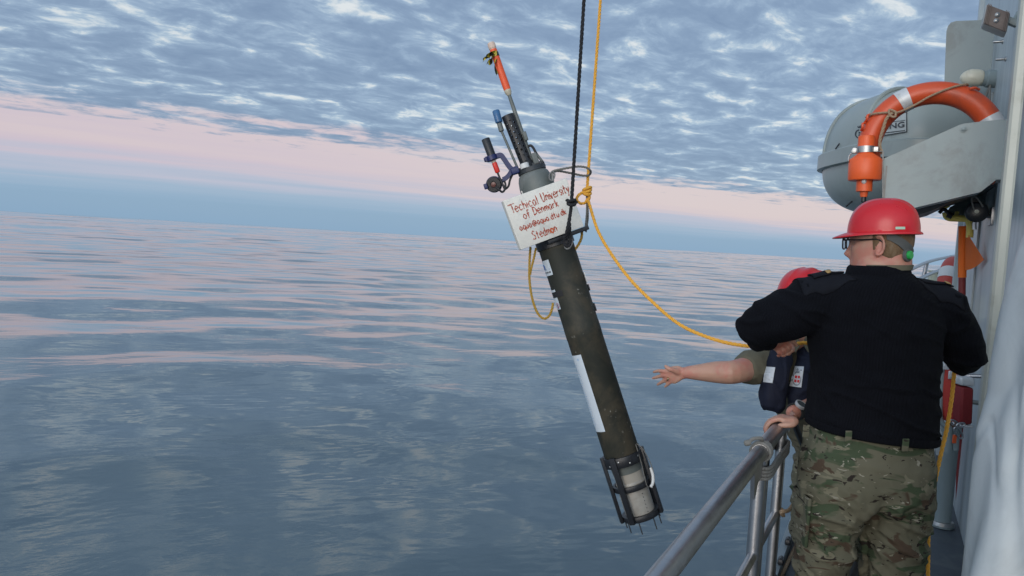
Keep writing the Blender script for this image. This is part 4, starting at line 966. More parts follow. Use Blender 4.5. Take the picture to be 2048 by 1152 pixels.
mb = MB(); mb.lathe(dcn - nd_ * .025, nd_, [(0, .030), (.003, .0365), (.026, .0365), (.030, .034), (.030, .016), (.026, .015)], 32); mb.build('disc_sensor', M['black'], flo)
mb = MB(); mb.lathe(dcn + nd_ * .002, nd_, [(0, .012), (.006, .012), (.008, .004)], 18); mb.build('sensor_window', mat('dull_red_window', (.14, .055, .045), .3), flo)
mb = MB(); mb.lathe(dcn - nd_ * .014, nd_, [(0, .037), (.0005, .0395), (.010, .0395), (.0105, .037)], 32); mb.box(H(971.5, 373, .02), fb * .009, fc * .008, ax_ * .013, .003); mb.box(H(1003, 362, .02), fb * .012, fc * .009, ax_ * .009, .003); mb.build('disc_clamp', M['navy'], flo)
# bent handle pipe at the right of the flange
mb = MB(); mb.tube(spline([H(1056, 293, .01), H(1061, 291, .01), H(1066, 295, .01), H(1071, 304, .01), H(1074, 309, .01)], 6), .0062, 10); mb.build('bent_hose', M['rubber'], flo); mb = MB(); mb.tube(spline([H(1086, 325, .01), H(1089, 332, .01), H(1087, 337, .01), H(1082, 337, .01)], 6), .0062, 10); mb.build('bent_hose', M['rubber'], flo)
mb = MB(); mb.tube([H(1073.5, 308.5, .01), H(1086.5, 325.5, .01)], .0068, 10); mb.build('hose_fitting', M['fgrey'], flo)
mb = MB(); mb.box(H(1078, 328, .01), fb * .022, fc * .016, ax_ * .010, .004); mb.build('hose_bracket', M['black'], flo)

# the white board and its bracket
BTL, BTR, BBL = P(1005.8, 401.5, FD - .175), P(1133, 356, FD - .115), P(1039.3, 500.6, FD - .165)
bu = (BTR - BTL); bw = bu.length; bu = bu.normalized(); bv = BBL - BTL; bv = (bv - bu * bv.dot(bu)); bh = bv.length; bv = bv.normalized()
bnrm = bu.cross(bv).normalized()
if bnrm.dot(FW) > 0: bnrm = -bnrm                # towards the viewer
mb = MB(); mb.box(BTL + bu * bw / 2 + bv * bh / 2 - bnrm * .024, bu * bw / 2, bv * bh / 2, bnrm * .024, .003); brd = mb.build('sign_board', M['board'], flo)
def bp_(u, v): return BTL + bu * (u * bw) + bv * (v * bh) + bnrm * .0016
mb = MB()
for txt, u0, u1, base, cap in (('Techical', .03, .47, .285, .17), ('University', .545, .975, .275, .17), ('of', .205, .30, .47, .15), ('Denmark', .355, .745, .462, .15), ('aqua@aqua.dtu.dk', .09, .815, .655, .115), ('Stedmon', .225, .595, .905, .155)):
    hand_mb(mb, txt, bp_, u0, u1, base, cap, bh / bw, .0025, bnrm)
mb.build('lettering', M['brush'], brd, smooth=False)
mb = MB(); hand_mb(mb, 'o', lambda u, v: bp_(u, v) + bnrm * .0006,   .507, .543, .905, .155, 1, .0032, bnrm); mb.build('bold_letter', mat('orange_brush_paint', (.60, .12, .035), .6), brd, smooth=False)
mb = MB(); c_ = BTL + bu * bw * .60 + bv * (bh + .012) - bnrm * .04; mb.box(c_ + bu * .05, bu * .105, bv * .010, bnrm * .022, .003)
mb.build('board_bracket', M['black'], flo)
hc = hpx(484)
mb = MB(); mb.lathe(A0, ax_, [(hc - .022, HR_ + .0005), (hc - .022, HR_ + .007), (hc + .022, HR_ + .007), (hc + .022, HR_ + .0005)], 40, fb); mb.build('hull_clamp', M['black'], flo)
mb = MB(); mb.tube([BTL + bu * bw * .32 - bnrm * .02 - bv * .002, BTL + bu * bw * .32 - bnrm * .02 - bv * .014], .004, 8); mb.build('board_screw', M['bright'], flo)
# stickers on the hull
def hull_hit(px, py, lift=.0008):
    """where a sight line meets the hull tube"""
    r = ray(px, py); o = EYE - A0; d = r - ax_ * r.dot(ax_); e = o - ax_ * o.dot(ax_)
    rr = HR_ + lift; a, b, c = d.dot(d), 2 * d.dot(e), e.dot(e) - rr * rr; D_ = max(0.0, b * b - 4 * a * c)
    p = EYE + r * ((-b - math.sqrt(D_)) / (2 * a)) - A0; h = p.dot(ax_); ang = math.atan2(p.dot(fb), p.dot(fc)); return h, ang
def sticker(name, m, h0, h1, a0, a1, lift, parent, n=10):
    mb = MB(); ring = lambda h, l: [hull_pt(h, a0 + (a1 - a0) * i / n, l) for i in range(n + 1)]
    mb.loft([ring(h0, lift), ring(h1, lift)], False, False, closed=False); return mb.build(name, m, parent)
h0, a0_ = hull_hit(1106, 548); h1, a1_ = hull_hit(1095, 519)
aR = hull_hit(1101, 533)[1]; aL = -1.75
s1 = sticker('makers_sticker', M['sticker'], hull_hit(1100, 551)[0], hull_hit(1090, 521)[0], aL, aR, .0008, flo)
sh0, sh1 = hull_hit(1100, 551)[0], hull_hit(1090, 521)[0]
wS = (aR - aL) * HR_
fs_ = lambda x, y: hull_pt(sh0 + y, aR - x / HR_ * 1.0, .0020)       # x runs leftwards from the right edge
mb = MB(); text_mb(mb, 'ne', lambda x, y: hull_pt(sh0 + .030 + y, aR - (.100 - x) / HR_, .0018), .058, .027, .03)
mb.add([hull_pt(sh0 + .029, aR - .040 / HR_, .0018), hull_pt(sh0 + .029, aR - .010 / HR_, .0018), hull_pt(sh0 + .031, aR - .010 / HR_, .0018), hull_pt(sh0 + .031, aR - .040 / HR_, .0018)], [(0, 1, 2, 3)]); mb.build('blue_letters', M['bluestk'], s1, smooth=False)
mb = MB(); text_mb(mb, 'STATION', lambda x, y: hull_pt(sh0 + .012 + y, aR - (.100 - x) / HR_, .0018), .080, .008, .02); mb.add([hull_pt(sh0 + .012 + b, aR - (.017 - a) / HR_, .0018) for a, b in ((0, 0), (.008, 0), (.008, .008), (0, .008))], [(0, 1, 2, 3)]); mb.build('black_letters', M['ink'], s1, smooth=False)
aR2 = hull_hit(1116, 600)[1]; q0, q1 = hull_hit(1113, 620)[0], hull_hit(1103, 581)[0]
s2 = sticker('notice_sticker', M['sticker'], q0, q1, -1.75, aR2, .0008, flo)
mb = MB(); cxa = aR2 - .017 / HR_; cy = q0 + .019
for k in range(28):
    t0_, t1_ = 2 * math.pi * k / 28, 2 * math.pi * (k + 1) / 28
    mb.add([hull_pt(cy + r_ * math.sin(t), cxa + r_ * math.cos(t) / HR_, .0018) for r_, t in ((.0105, t0_), (.0128, t0_), (.0128, t1_), (.0105, t1_))], [(0, 1, 2, 3)])
for sgn in ((-.008, .008),): mb.add([hull_pt(cy + b, cxa + a / HR_, .0019) for a, b in ((-.0085, .0070), (-.0070, .0085), (.0085, -.0070), (.0070, -.0085))], [(0, 1, 2, 3)])
mb.build('prohibition_mark', M['pinkprint'], s2, smooth=False)
mb = MB(); mb.add([hull_pt(cy + b, cxa + a / HR_, .0017) for a, b in ((-.0015, -.018), (.0015, -.018), (.003, .006), (-.003, .006))], [(0, 1, 2, 3)]); mb.build('dark_mark', M['ink'], s2, smooth=False)
mb = MB()
for k in range(3): mb.add([hull_pt(q1 - .022 - k * .008 + b, aR2 + (-.03 + a) / HR_, .0017) for a, b in ((0, 0), (.024 - .006 * k, 0), (.024 - .006 * k, .0025), (0, .0025))], [(0, 1, 2, 3)])
mb.build('pale_lines', M['paleblue'], s2, smooth=False)
z0, z1 = hull_hit(1204, 864)[0], hull_hit(1152, 711)[0]; aR3 = 0.5 * (hull_hit(1161, 712)[1] + hull_hit(1212, 863)[1])
s3 = sticker('long_white_strip', M['sticker'], z0, z1, -1.45, aR3, .0008, flo, 14)
mb = MB(); cy = z1 - .022; cxa = aR3 - .026 / HR_
mb.add([hull_pt(cy + .006 * math.sin(2 * math.pi * k / 18), cxa + .006 * math.cos(2 * math.pi * k / 18) / HR_, .0018) for k in range(18)], [tuple(range(18))])
mb.build('faded_roundel', M['paleblue'], s3, smooth=False); mb = MB()
for k in range(34):
    hh_ = z1 - .05 - k * (z1 - z0 - .07) / 34; wl = random.uniform(.012, .026); mb.add([hull_pt(hh_ + b, aR3 - (.070 - a) / HR_, .0017) for a, b in ((0, 0), (wl, 0), (wl, .0035), (0, .0035))], [(0, 1, 2, 3)])
mb.build('faded_print', M['paleblue'], s3, smooth=False)
for hh_, ln in ((hpx(586), .032), (hpx(625), .040)):
    mb = MB(); mb.box(A0 + ax_ * hh_ + fb * (HR_ + .003) + fc * .0, fb * .004, fc * .012, ax_ * ln / 2, .003); mb.build('side_lug', M['black'], flo)
sticker('rubber_patch', M['rubber'], hpx(580) - .014, hpx(580) + .014, -1.75, -.5, .0018, flo)
mb = MB(); mb.box(A0 + ax_ * hpx(566) + fb * (HR_ + .001) + fc * .03, fb * .002, fc * .012, ax_ * .026, .001); mb.build('side_label', M['white'], flo)

# lower cage round the milky bladder
cr_ = 39.5 * fk
mb = MB(); mb.lathe(A0, ax_, [(.01, HR_ * .80), (.03, HR_ * .84), (hpx(960), HR_ * .84), (hpx(957), HR_ * .80)], 36, fb); mb.build('bladder', M['bladder'], flo)
mb = MB(); mb.lathe(A0, ax_, [(hpx(962), HR_ * .86), (hpx(962), HR_ * .82), (hpx(930), HR_ * .82)], 36, fb, cap0=False); mb.build('bladder_neck', mat('clear_beige_plastic', (.36, .33, .28), .3, var=.1), flo)
mb = MB(); mb.lathe(A0, ax_, [(hpx(941), HR_ * .5), (hpx(941), HR_ * .84), (hpx(906), HR_ * .90), (hpx(904), HR_ * .5)], 36, fb); mb.build('hull_end', M['fgrey'], flo)
def cagering(h0, h1, r0_, r1_, nm):
    mb = MB(); mb.lathe(A0, ax_, [(h0, r0_), (h0, r1_), (h0 + .002, r1_ + .001), (h1 - .002, r1_ + .001), (h1, r1_), (h1, r0_), (h0, r0_)], 44, fb, False, False); return mb.build(nm, M['black'], flo)
cagering(hpx(924), hpx(905), HR_ + .0005, cr_ + .004, 'cage_collar')
cagering(hpx(973), hpx(963), cr_ - .016, cr_ - .004, 'cage_ring')
cagering(-.004, .022, HR_ * .70, cr_ - .004, 'bottom_ring')
for k in range(12):
    a = 2 * math.pi * (k + .3) / 12
    mb = MB(); mb.lathe(hull_pt(hpx(915) + (.008 if k % 2 else -.008), a, cr_ + .004 - HR_), (hull_pt(0, a, 1) - hull_pt(0, a, 0)), [(-.002, .0045), (.003, .0045), (.0045, .002)], 8); mb.build('collar_screw', M['bright'], flo)
for a in (-1.45, -.62, 1.22, 2.2, 3.3):
    dirn = (fc * math.cos(a) + fb * math.sin(a)); tn = ax_.cross(dirn)
    mb = MB(); mb.box(A0 + ax_ * (hpx(905) * .5 + .002) + dirn * (cr_ + .006), dirn * .008, tn * .014, ax_ * (hpx(905) * .5 + .006), .003); mb.build('cage_bar', M['black'], flo)
for a, ln in ((-1.5, .05), (-1.1, .075), (-.35, .085), (.55, .085), (1.15, .075), (1.5, .04), (2.6, .07), (3.8, .07)):
    p0 = A0 + (fc * math.cos(a) + fb * math.sin(a)) * (cr_ - .011)
    mb = MB(); mb.tube([p0 + ax_ * .0, p0 - ax_ * (ln * .72)], .0032, 8); mb.build('bottom_pin', M['dark'], flo)
mb = MB()
ws = [hull_pt(hpx(892), .95, .008), hull_pt(hpx(905), 1.05, .025), hull_pt(hpx(935), 1.15, .036), hull_pt(hpx(965), 1.2, .030), hull_pt(hpx(975), .85, .015)]
mb.tube(spline(ws, 8), .0022, 6); mb.tube(spline([hull_pt(hpx(892), .85, .008), hull_pt(hpx(930), .72, .016), hull_pt(hpx(965), .62, .016), hull_pt(hpx(975), .75, .012)], 8), .0020, 6); mb.build('wire', M['ropeg'], flo)
mb = MB(); mb.tube(spline([hull_pt(hpx(945), 1.22, .026), hull_pt(hpx(958), 1.12, .03), hull_pt(hpx(970), .98, .026), hull_pt(hpx(976), .82, .018)], 8), .0075, 10); mb.build('white_sleeve', M['white'], flo)
mb = MB(); mb.lathe(hull_pt(hpx(925), .72, -.022), hull_pt(0, .72, 1) - hull_pt(0, .72, 0), [(0, .012), (.006, .012), (.008, .006)], 14); mb.build('valve', M['bright'], flo)
for k in range(6):
    hh_ = hpx(983 + k * 7); mb = MB(); mb.lathe(A0 + ax_ * hh_ + (fc * math.cos(.42) + fb * math.sin(.42)) * HR_ * .838, fc, [(0, .0025), (.0025, .0022)], 6); mb.build('mark', M['ink'], flo)

# ------------------------------------------------------------------ lines
# yellow hoisting line: up out of the picture, knot, then slack to the man's hands and down to the deck
yk = P(1174, 382, FD - .02)
yl_top = P(1201, 0, FD + .02); yl_far = yk + (yl_top - yk) * 2.6
HANDL, HANDR = P(1577, 692, 2.86), P(1912, 706, 2.80)
slack = [P(1176, 400, FD - .04), P(1200, 470, 3.45), P(1250, 546, 3.32), P(1302, 601, 3.22), P(1358, 648, 3.12), P(1420, 676, 3.02), P(1478, 690, 2.94), P(1535, 694, 2.88), HANDL]
across = [HANDL, P(1612, 686, 2.86), P(1700, 694, 2.86), P(1800, 712, 2.84), P(1880, 706, 2.82), HANDR]
down = [HANDR, P(1908, 750, 2.80), P(1903, 800, 2.80), P(1893, 860, 2.79), P(1877, 930, 2.77), P(1863, 1000, 2.76), P(1857, 1060, 2.75), P(1856, 1152, 2.74)]
floor_ = [P(1857, 1240, 2.72), P(1850, 1360, 2.68)]
floor_[-1].z = max(.012, floor_[-1].z)
mb = MB(); rope_mb(mb, [yk, yk.lerp(yl_far, .3), yk.lerp(yl_far, .6), yl_far], .0075)
rope_mb(mb, slack + across[1:] + down[1:] + floor_, .0075)
tag(mb.build('yellow_line', M['ropeo']), 'bright yellow line knotted beside the white board and held by the man in black', 'rope')
mb = MB()
kc = yk
for k in range(3):
    mb.tube([kc + UP * (-.010 + .010 * k) + (HR * math.cos(t) * .017 + HF * math.sin(t) * .015) + UP * .008 * math.sin(t + k) for t in (2 * math.pi * i / 18 for i in range(19))], .0075, 8)
mb.tube(spline([kc, kc + HR * .012 - UP * .03, kc + UP * (-.05)], 6), .009, 8)
kn = tag(mb.build('yellow_knot', M['ropeo']), 'yellow knot with a small loop beside the upper right edge of the board', 'knot')
mb = rope_mb(MB(), [P(a, b, FD - .03) for a, b in ((1172, 384), (1163, 386), (1155, 393), (1154, 401), (1162, 407), (1171, 405), (1176, 397))], .0070); mb.build('knot_loop', M['ropeo'], kn)
# black lifting line
bt0, bt1 = P(1168, 0, FD - .22), P(1143, 405, FD - .205)
bfar = bt1 + (bt0 - bt1) * 2.6
mb = MB(); rope_mb(mb, [bfar, bfar.lerp(bt1, .4), bfar.lerp(bt1, .7), bfar.lerp(bt1, .9), bt1], .0085)
blk = tag(mb.build('black_line', M['ropek']), 'black rope hanging down to the float in front of the white board', 'rope')
mb = MB()
for pts in ([(1143, 400), (1141, 425), (1137, 455), (1134, 478), (1136, 488)], [(1144, 404), (1140, 430), (1134, 460), (1129, 480), (1130, 490), (1137, 492), (1141, 484), (1140, 465), (1139, 445)]):
    rope_mb(mb, [P(a, b, FD - .20 + (.03 if i > 2 else 0)) for i, (a, b) in enumerate(pts)], .0075)
mb.build('eye_splice', M['ropek'], blk)
mb = MB(); kc = bt1
for k in range(2): mb.tube([kc + UP * (-.006 + .012 * k) + (HR * math.cos(t) * .016 + HF * math.sin(t) * .014) + UP * .006 * math.sin(t + 2 * k) for t in (2 * math.pi * i / 16 for i in range(17))], .0075, 8)
mb.tube(spline([kc, kc - HR * .018 + UP * .012, kc - HR * .026 + UP * .004], 4), .005, 6); mb.tube(spline([kc, kc + HR * .018 + UP * .004, kc + HR * .028 + UP * .0], 4), .006, 6); mb.build('knot', M['ropek'], blk)
mb = MB(); mb.tube(oval(P(1137, 488, FD - .165), .024, .014, 1.2), .005, 8); mb.build('lifting_ring', M['galv'], flo)
# grey strop from the board's shackle round the yellow line
mb = MB(); sp_ = [P(a, b, FD - .08 + o_) for a, b, o_ in ((1105, 357, 0), (1103, 346, 0), (1110, 341, 0), (1130, 337, 0), (1155, 333, -.01), (1172, 335, -.03), (1181, 342, -.02), (1178, 350, .04), (1165, 351, .05), (1140, 346, .04), (1115, 342, .02), (1106, 346, 0))]
rope_mb(mb, sp_, .0055); tag(mb.build('grey_strop', M['ropeg']), 'thin grey rope loop from the shackle on top of the board to the yellow line', 'rope')
mb = MB(); mb.tube(oval(P(1104, 352, FD - .10), .020, .012, 1.4), .004, 8); mb.tube([P(1106, 362, FD - .10), P(1104, 346, FD - .095)], .0065, 8); mb.build('shackle', M['galv'], flo)
mb = rope_mb(MB(), [yk + UP * -.02, P(1174, 410, FD - .03), P(1173, 435, FD - .04), P(1170, 462, FD - .05)], .0050); mb2 = rope_mb(mb, [yk + UP * -.02, P(1175, 410, FD - .02), P(1176, 435, FD - .02), P(1172, 464, FD - .03)], .0045)
tag(mb.build('grey_lanyard', M['ropeg']), 'double grey cord from the yellow knot down to the corner of the board', 'rope')
# old yellow line hanging in a bight under the board
mb = MB(); rope_mb(mb, [P(a, b, FD + o_) for a, b, o_ in ((1061, 494, -.07), (1059, 525, -.08), (1059, 560, -.085), (1064, 595, -.09), (1074, 624, -.09), (1087, 637, -.09), (1098, 632, -.09), (1104, 618, -.10), (1106, 606, -.10))], .0060)
rope_mb(mb, [P(a, b, FD - .08) for a, b in ((1072, 496), (1068, 515), (1063, 535), (1060, 550))], .0055)
tag(mb.build('old_yellow_line', M['ropeoc']), 'worn dark yellow rope hanging in a loop below the left of the board', 'rope')
mb = rope_mb(MB(), [P(a, b, FD - .05 + .04 * i / 4) for i, (a, b) in enumerate(((1164, 458), (1163, 475), (1157, 489), (1149, 500), (1143, 505)))], .0065)
tag(mb.build('old_yellow_line', M['ropeoc']), 'short worn yellow rope curving from the board corner round the hull', 'rope')

# ------------------------------------------------------------------ people
M['skin'] = mat('skin', (0.46, 0.26, 0.185), 0.5, var=0.10, vscale=18, dirt=(0.47, 0.195, 0.145), dirt_amt=.75, dscale=15, bump=.06, bscale=160)
M['skin'].node_tree.nodes['Principled BSDF'].inputs['Subsurface Weight'].default_value = 0.08
M['skin'].node_tree.nodes['Principled BSDF'].inputs['Subsurface Radius'].default_value = (0.01, 0.004, 0.002)
def knit():
    m = bpy.data.materials.new('black_ribbed_wool'); m.use_nodes = True; q = NT(m.node_tree); b = m.node_tree.nodes['Principled BSDF']
    co = q.n('ShaderNodeTexCoord').outputs['Object']
    r_ = q.n('ShaderNodeVectorRotate', rotation_type='Z_AXIS'); q.l(co, r_.inputs[0]); r_.inputs['Angle'].default_value = R(27)
    wv = q.n('ShaderNodeTexWave'); wv.inputs['Scale'].default_value = 42; wv.inputs['Distortion'].default_value = 1.2; wv.inputs['Detail'].default_value = 2; wv.bands_direction = 'X'; q.l(r_.outputs[0], wv.inputs['Vector'])
    nz = q.noise(co, 300, 3, .6)
    q.val(b.inputs['Base Color'], q.mix(q.noise(co, 7, 4, .6), (.0026, .0030, .0048, 1), (.0050, .0056, .0085, 1)))
    b.inputs['Roughness'].default_value = .95; b.inputs['Specular IOR Level'].default_value = .12
    b.inputs['Sheen Weight'].default_value = .012; b.inputs['Sheen Roughness'].default_value = .5; b.inputs['Sheen Tint'].default_value = (.4, .45, .55, 1)
    bn = q.n('ShaderNodeBump'); bn.inputs['Strength'].default_value = .5; bn.inputs['Distance'].default_value = .004
    q.l(q.math('ADD', q.math('MULTIPLY', wv.outputs['Fac'], .7), nz), bn.inputs['Height']); q.l(bn.outputs[0], b.inputs['Normal'])
    return m
M['knit'] = knit()
M['weave'] = mat('dark_woven_cloth', (.008, .009, .013), .85, spec=.15, var=.15, vscale=12, bump=.2, bscale=220)
def camo(name, k=1.0):
    m = bpy.data.materials.new(name); m.use_nodes = True; q = NT(m.node_tree); b = m.node_tree.nodes['Principled BSDF']
    co = q.n('ShaderNodeTexCoord').outputs['Object']
    r_ = q.n('ShaderNodeVectorRotate', rotation_type='Z_AXIS'); q.l(co, r_.inputs[0]); r_.inputs['Angle'].default_value = R(27)
    st = q.vmath('MULTIPLY', r_.outputs[0], (.62, .62, 1.45))
    def s(c): return tuple(x * k for x in c) + (1,)
    base = q.mix(q.noise(st, 5, 3, .5), s((.160, .146, .102)), s((.112, .114, .078)))
    def lay_(off, scale, th, sharp, col, c0, dist=.9, det=3):
        v = q.vmath('ADD', st, off); f = q.step(q.noise(v, scale, det, .52, dist), th, th + sharp); return q.mix(f, c0, s(col))
    c = lay_((3.1, 0, 0), 9, .54, .05, (.058, .080, .045), base)
    c = lay_((7.7, 2, 0), 10, .57, .04, (.080, .056, .038), c)
    c = lay_((1.7, 5, 3), 15, .60, .02, (.190, .180, .125), c)
    c = lay_((9.2, 1, 6), 22, .625, .015, (.028, .022, .018), c, 1.4)
    c = lay_((4.4, 8, 2), 34, .665, .012, (.30, .285, .225), c, 1.2)
    c = lay_((2.2, 3, 9), 40, .67, .012, (.026, .022, .018), c, 1.2)
    q.val(b.inputs['Base Color'], c); b.inputs['Roughness'].default_value = .85; b.inputs['Specular IOR Level'].default_value = .2
    bn = q.n('ShaderNodeBump'); bn.inputs['Strength'].default_value = .25; bn.inputs['Distance'].default_value = .003
    q.l(q.noise(co, 260, 3, .6), bn.inputs['Height']); q.l(bn.outputs[0], b.inputs['Normal'])
    return m
M['camo'] = camo('camouflage_cloth', .86)
M['khaki'] = mat('khaki_shirt_cloth', (.135, .125, .088), .85, spec=.2, var=.12, vscale=10, bump=.2, bscale=200)
M['vest'] = mat('navy_vest_cloth', (.010, .013, .028), .75, spec=.25, var=.2, vscale=9, bump=.2, bscale=140)
M['helmet'] = mat('red_helmet_plastic', (.54, .010, .017), .30, var=.05, vscale=6, dirt=(.45, .03, .03), dirt_amt=.3, dscale=10, bump=.02, bscale=70)
M['frame'] = mat('black_spectacle_frame', (.012, .012, .014), .3)
M['strap'] = mat('grey_webbing', (.085, .090, .088), .7, var=.1, vscale=30)
M['green'] = mat('green_knob_plastic', (.02, .34, .07), .35)
M['boot'] = mat('black_boot_leather', (.02, .018, .016), .55, var=.2, vscale=14, bump=.15)
M['gold'] = mat('gold_thread', (.34, .22, .08), .5, var=.2, vscale=120)

def sring(c, X, Y, rx, ry, n=28, e=2.0):
    o = []
    for k in range(n):
        a = 2 * math.pi * k / n; ca, sa = math.cos(a), math.sin(a)
        o.append(c + X * (abs(ca) ** (2 / e) * (1 if ca >= 0 else -1) * rx) + Y * (abs(sa) ** (2 / e) * (1 if sa >= 0 else -1) * ry))
    return o
def limb(mb, pts, rad, n=16, sub=5):
    """round tapering limb with rounded ends through points"""
    P_ = [Vector(p) for p in pts]
    q = spline([Vector((*p,)) for p in P_], sub); rr = spline([Vector((r, 0, 0)) for r in rad], sub); rr = [v.x for v in rr]
    a = (q[0] - q[1]).normalized(); b = (q[-1] - q[-2]).normalized()
    pre = [q[0] + a * rr[0] * k for k in (.9, .6)]; post = [q[-1] + b * rr[-1] * k for k in (.6, .9)]
    mb.tube(pre + q + post, [rr[0] * .35, rr[0] * .8] + rr + [rr[-1] * .8, rr[-1] * .35], n); return mb
def hand(mb, W, f, nrm, t, curls=((35, 45, 30),) * 4, thumb=0.5, s=1.0):
    """palm, four unequal fingers and a thumb; f wrist->knuckles, nrm out of the palm, t towards the thumb"""
    f = f.normalized(); nrm = (nrm - f * nrm.dot(f)).normalized(); t = (t - f * t.dot(f) - nrm * t.dot(nrm)).normalized()
    mb.loft([sring(W + f * (d * s), t, nrm, w_ * s, h_ * s, 18, 2.6) for d, w_, h_ in ((-.02, .024, .018), (0, .027, .019), (.03, .038, .018), (.06, .042, .016), (.088, .041, .013), (.096, .036, .010))])
    for i, (off, ln, r_) in enumerate(((.030, .074, .0092), (.010, .082, .0094), (-.0105, .076, .009), (-.0300, .060, .0080))):
        p = W + f * (.088 * s) + t * off * s; d = (f + t * off * 1.2).normalized(); pts = [p - f * .02 * s, p]; cu = curls[i]
        axis = None
        for j, fr in enumerate((.45, .31, .24)):
            a = R(cu[j]); ang = a
            d = (d * math.cos(ang) + nrm * math.sin(ang)); n2 = nrm * math.cos(ang) - d * 0; nrm_ = nrm
            d.normalize(); pts.append(pts[-1] + d * ln * fr * s)
            # carry the palm normal round with the finger
        mb_pts = [pts[0], pts[1]]; d = (f + t * off * 1.2).normalized(); nn = Vector(nrm)
        for j, fr in enumerate((.45, .31, .24)):
            a = R(cu[j]); d2 = d * math.cos(a) + nn * math.sin(a); nn = nn * math.cos(a) - d * math.sin(a); d = d2.normalized(); mb_pts.append(mb_pts[-1] + d * ln * fr * s)
        limb(mb, mb_pts, [r_ * s, r_ * 1.02 * s, r_ * .95 * s, r_ * .88 * s, r_ * .72 * s], 10, 3)
    b0 = W + f * .022 * s + t * .026 * s; d = (t * .75 + f * .6 + nrm * .25).normalized(); d2 = (f * .8 + t * .35 + nrm * thumb).normalized(); d3 = (f * .8 + nrm * (thumb + .3)).normalized()
    limb(mb, [b0, b0 + d * .036 * s, b0 + d * .036 * s + d2 * .030 * s, b0 + d * .036 * s + d2 * .030 * s + d3 * .026 * s], [.014 * s, .0118 * s, .0105 * s, .0078 * s], 10, 3)
def fuse(mb, name, m, parent=None, voxel=.006, smooth=4, disp=None):
    """one continuous skin over all the closed shapes in mb"""
    tmp = mb.build('tmp', None, None, smooth=False)
    rm = tmp.modifiers.new('r', 'REMESH'); rm.mode = 'VOXEL'; rm.voxel_size = voxel
    if smooth: sm = tmp.modifiers.new('s', 'SMOOTH'); sm.factor = .5; sm.iterations = smooth
    dg = bpy.context.evaluated_depsgraph_get(); me = bpy.data.meshes.new_from_object(tmp.evaluated_get(dg)); me.name = name
    bpy.data.objects.remove(tmp)
    if disp:
        n_ = len(me.vertices); co = np.empty(n_ * 3, np.float32); me.vertices.foreach_get('co', co); co = co.reshape(-1, 3)
        no = np.empty(n_ * 3, np.float32); me.vertex_normals.foreach_get('vector', no); no = no.reshape(-1, 3)
        d = np.array([disp(Vector(p)) for p in co], np.float32); co = co + no * d[:, None]; me.vertices.foreach_set('co', co.ravel()); me.update()
    me.polygons.foreach_set('use_smooth', [True] * len(me.polygons))
    o = bpy.data.objects.new(name, me); C.objects.link(o)
    me.materials.clear(); me.materials.append(m)
    if parent: o.parent = parent; o.matrix_parent_inverse = parent.matrix_world.inverted()
    return o
HEADP = [(.117, .012, .015, .022), (.110, .040, .045, .052), (.098, .058, .064, .074), (.075, .070, .080, .092), (.045, .0755, .089, .100), (.015, .0760, .0915, .1015), (-.010, .0745, .0895, .099), (-.040, .071, .0885, .090), (-.062, .067, .0880, .077), (-.085, .060, .087, .055), (-.103, .048, .083, .028), (-.116, .032, .074, .000), (-.121, .015, .060, -.020)]
def head_surf(z, a, grow=0.0):
    """head outline at height z, angle a from the face (rad, + to the face's right): local (x, y)"""
    H_ = HEADP
    if z >= H_[0][0]: w_, f_, b_ = H_[0][1:]
    elif z <= H_[-1][0]: w_, f_, b_ = H_[-1][1:]
    else:
        for i in range(len(H_) - 1):
            if H_[i][0] >= z >= H_[i + 1][0]:
                t = (H_[i][0] - z) / (H_[i][0] - H_[i + 1][0]); w_, f_, b_ = (H_[i][j] + (H_[i + 1][j] - H_[i][j]) * t for j in (1, 2, 3)); break
    w_, f_, b_ = w_ + grow, f_ + grow, b_ + grow
    x = math.sin(a) * w_; c = math.cos(a); y = c * f_ if c >= 0 else c * b_
    if c > 0 and grow == 0:
        g = lambda dx, dz, sx, sz: math.exp(-((x - dx) / sx) ** 2 - ((z - dz) / sz) ** 2)
        y += .026 * g(0, -.040, .011, .016) + .012 * g(0, -.015, .009, .020) + .006 * g(0, .022, .045, .010) - .010 * g(.032, .000, .014, .010) - .010 * g(-.032, .000, .014, .010)
        y += .007 * g(0, -.071, .022, .007) + .006 * g(0, -.082, .020, .006) + .009 * g(0, -.108, .022, .012) - .004 * g(0, -.094, .03, .006) + .004 * g(.045, -.025, .02, .02) + .004 * g(-.045, -.025, .02, .02)
    return x, y
def add_head(mb, c, Fd, Rd, Ud, ears=True):
    n_ = 64; zs = [z for z in np.linspace(.117, -.121, 48)]
    L = lambda x, y, z: c + Rd * x + Fd * y + Ud * z
    mb.loft([[L(*head_surf(z, 2 * math.pi * k / n_), z) for k in range(n_)] for z in zs])
    if ears:
        for s_ in (-1, 1):
            pts = []
            for k in range(15):
                t = -2.2 + 4.4 * k / 14
                pts.append(L(s_ * (.077 + .013 * (.6 + .4 * math.cos(t * .5))), -.012 - .016 * math.cos(t), -.012 + .031 * math.sin(t) + (.002 if t > 0 else 0)))
            mb.tube(pts, [.0045] + [.0052] * 13 + [.006], 8)
            mb.loft([sring(L(s_ * .070, -.012, -.010), Fd, Ud, .016, .026, 14), sring(L(s_ * .082, -.014, -.010), Fd, Ud, .015, .026, 14)])
            limb(mb, [L(s_ * .076, -.004, -.035), L(s_ * .081, -.006, -.042)], [.008, .007], 8, 2)
    return L

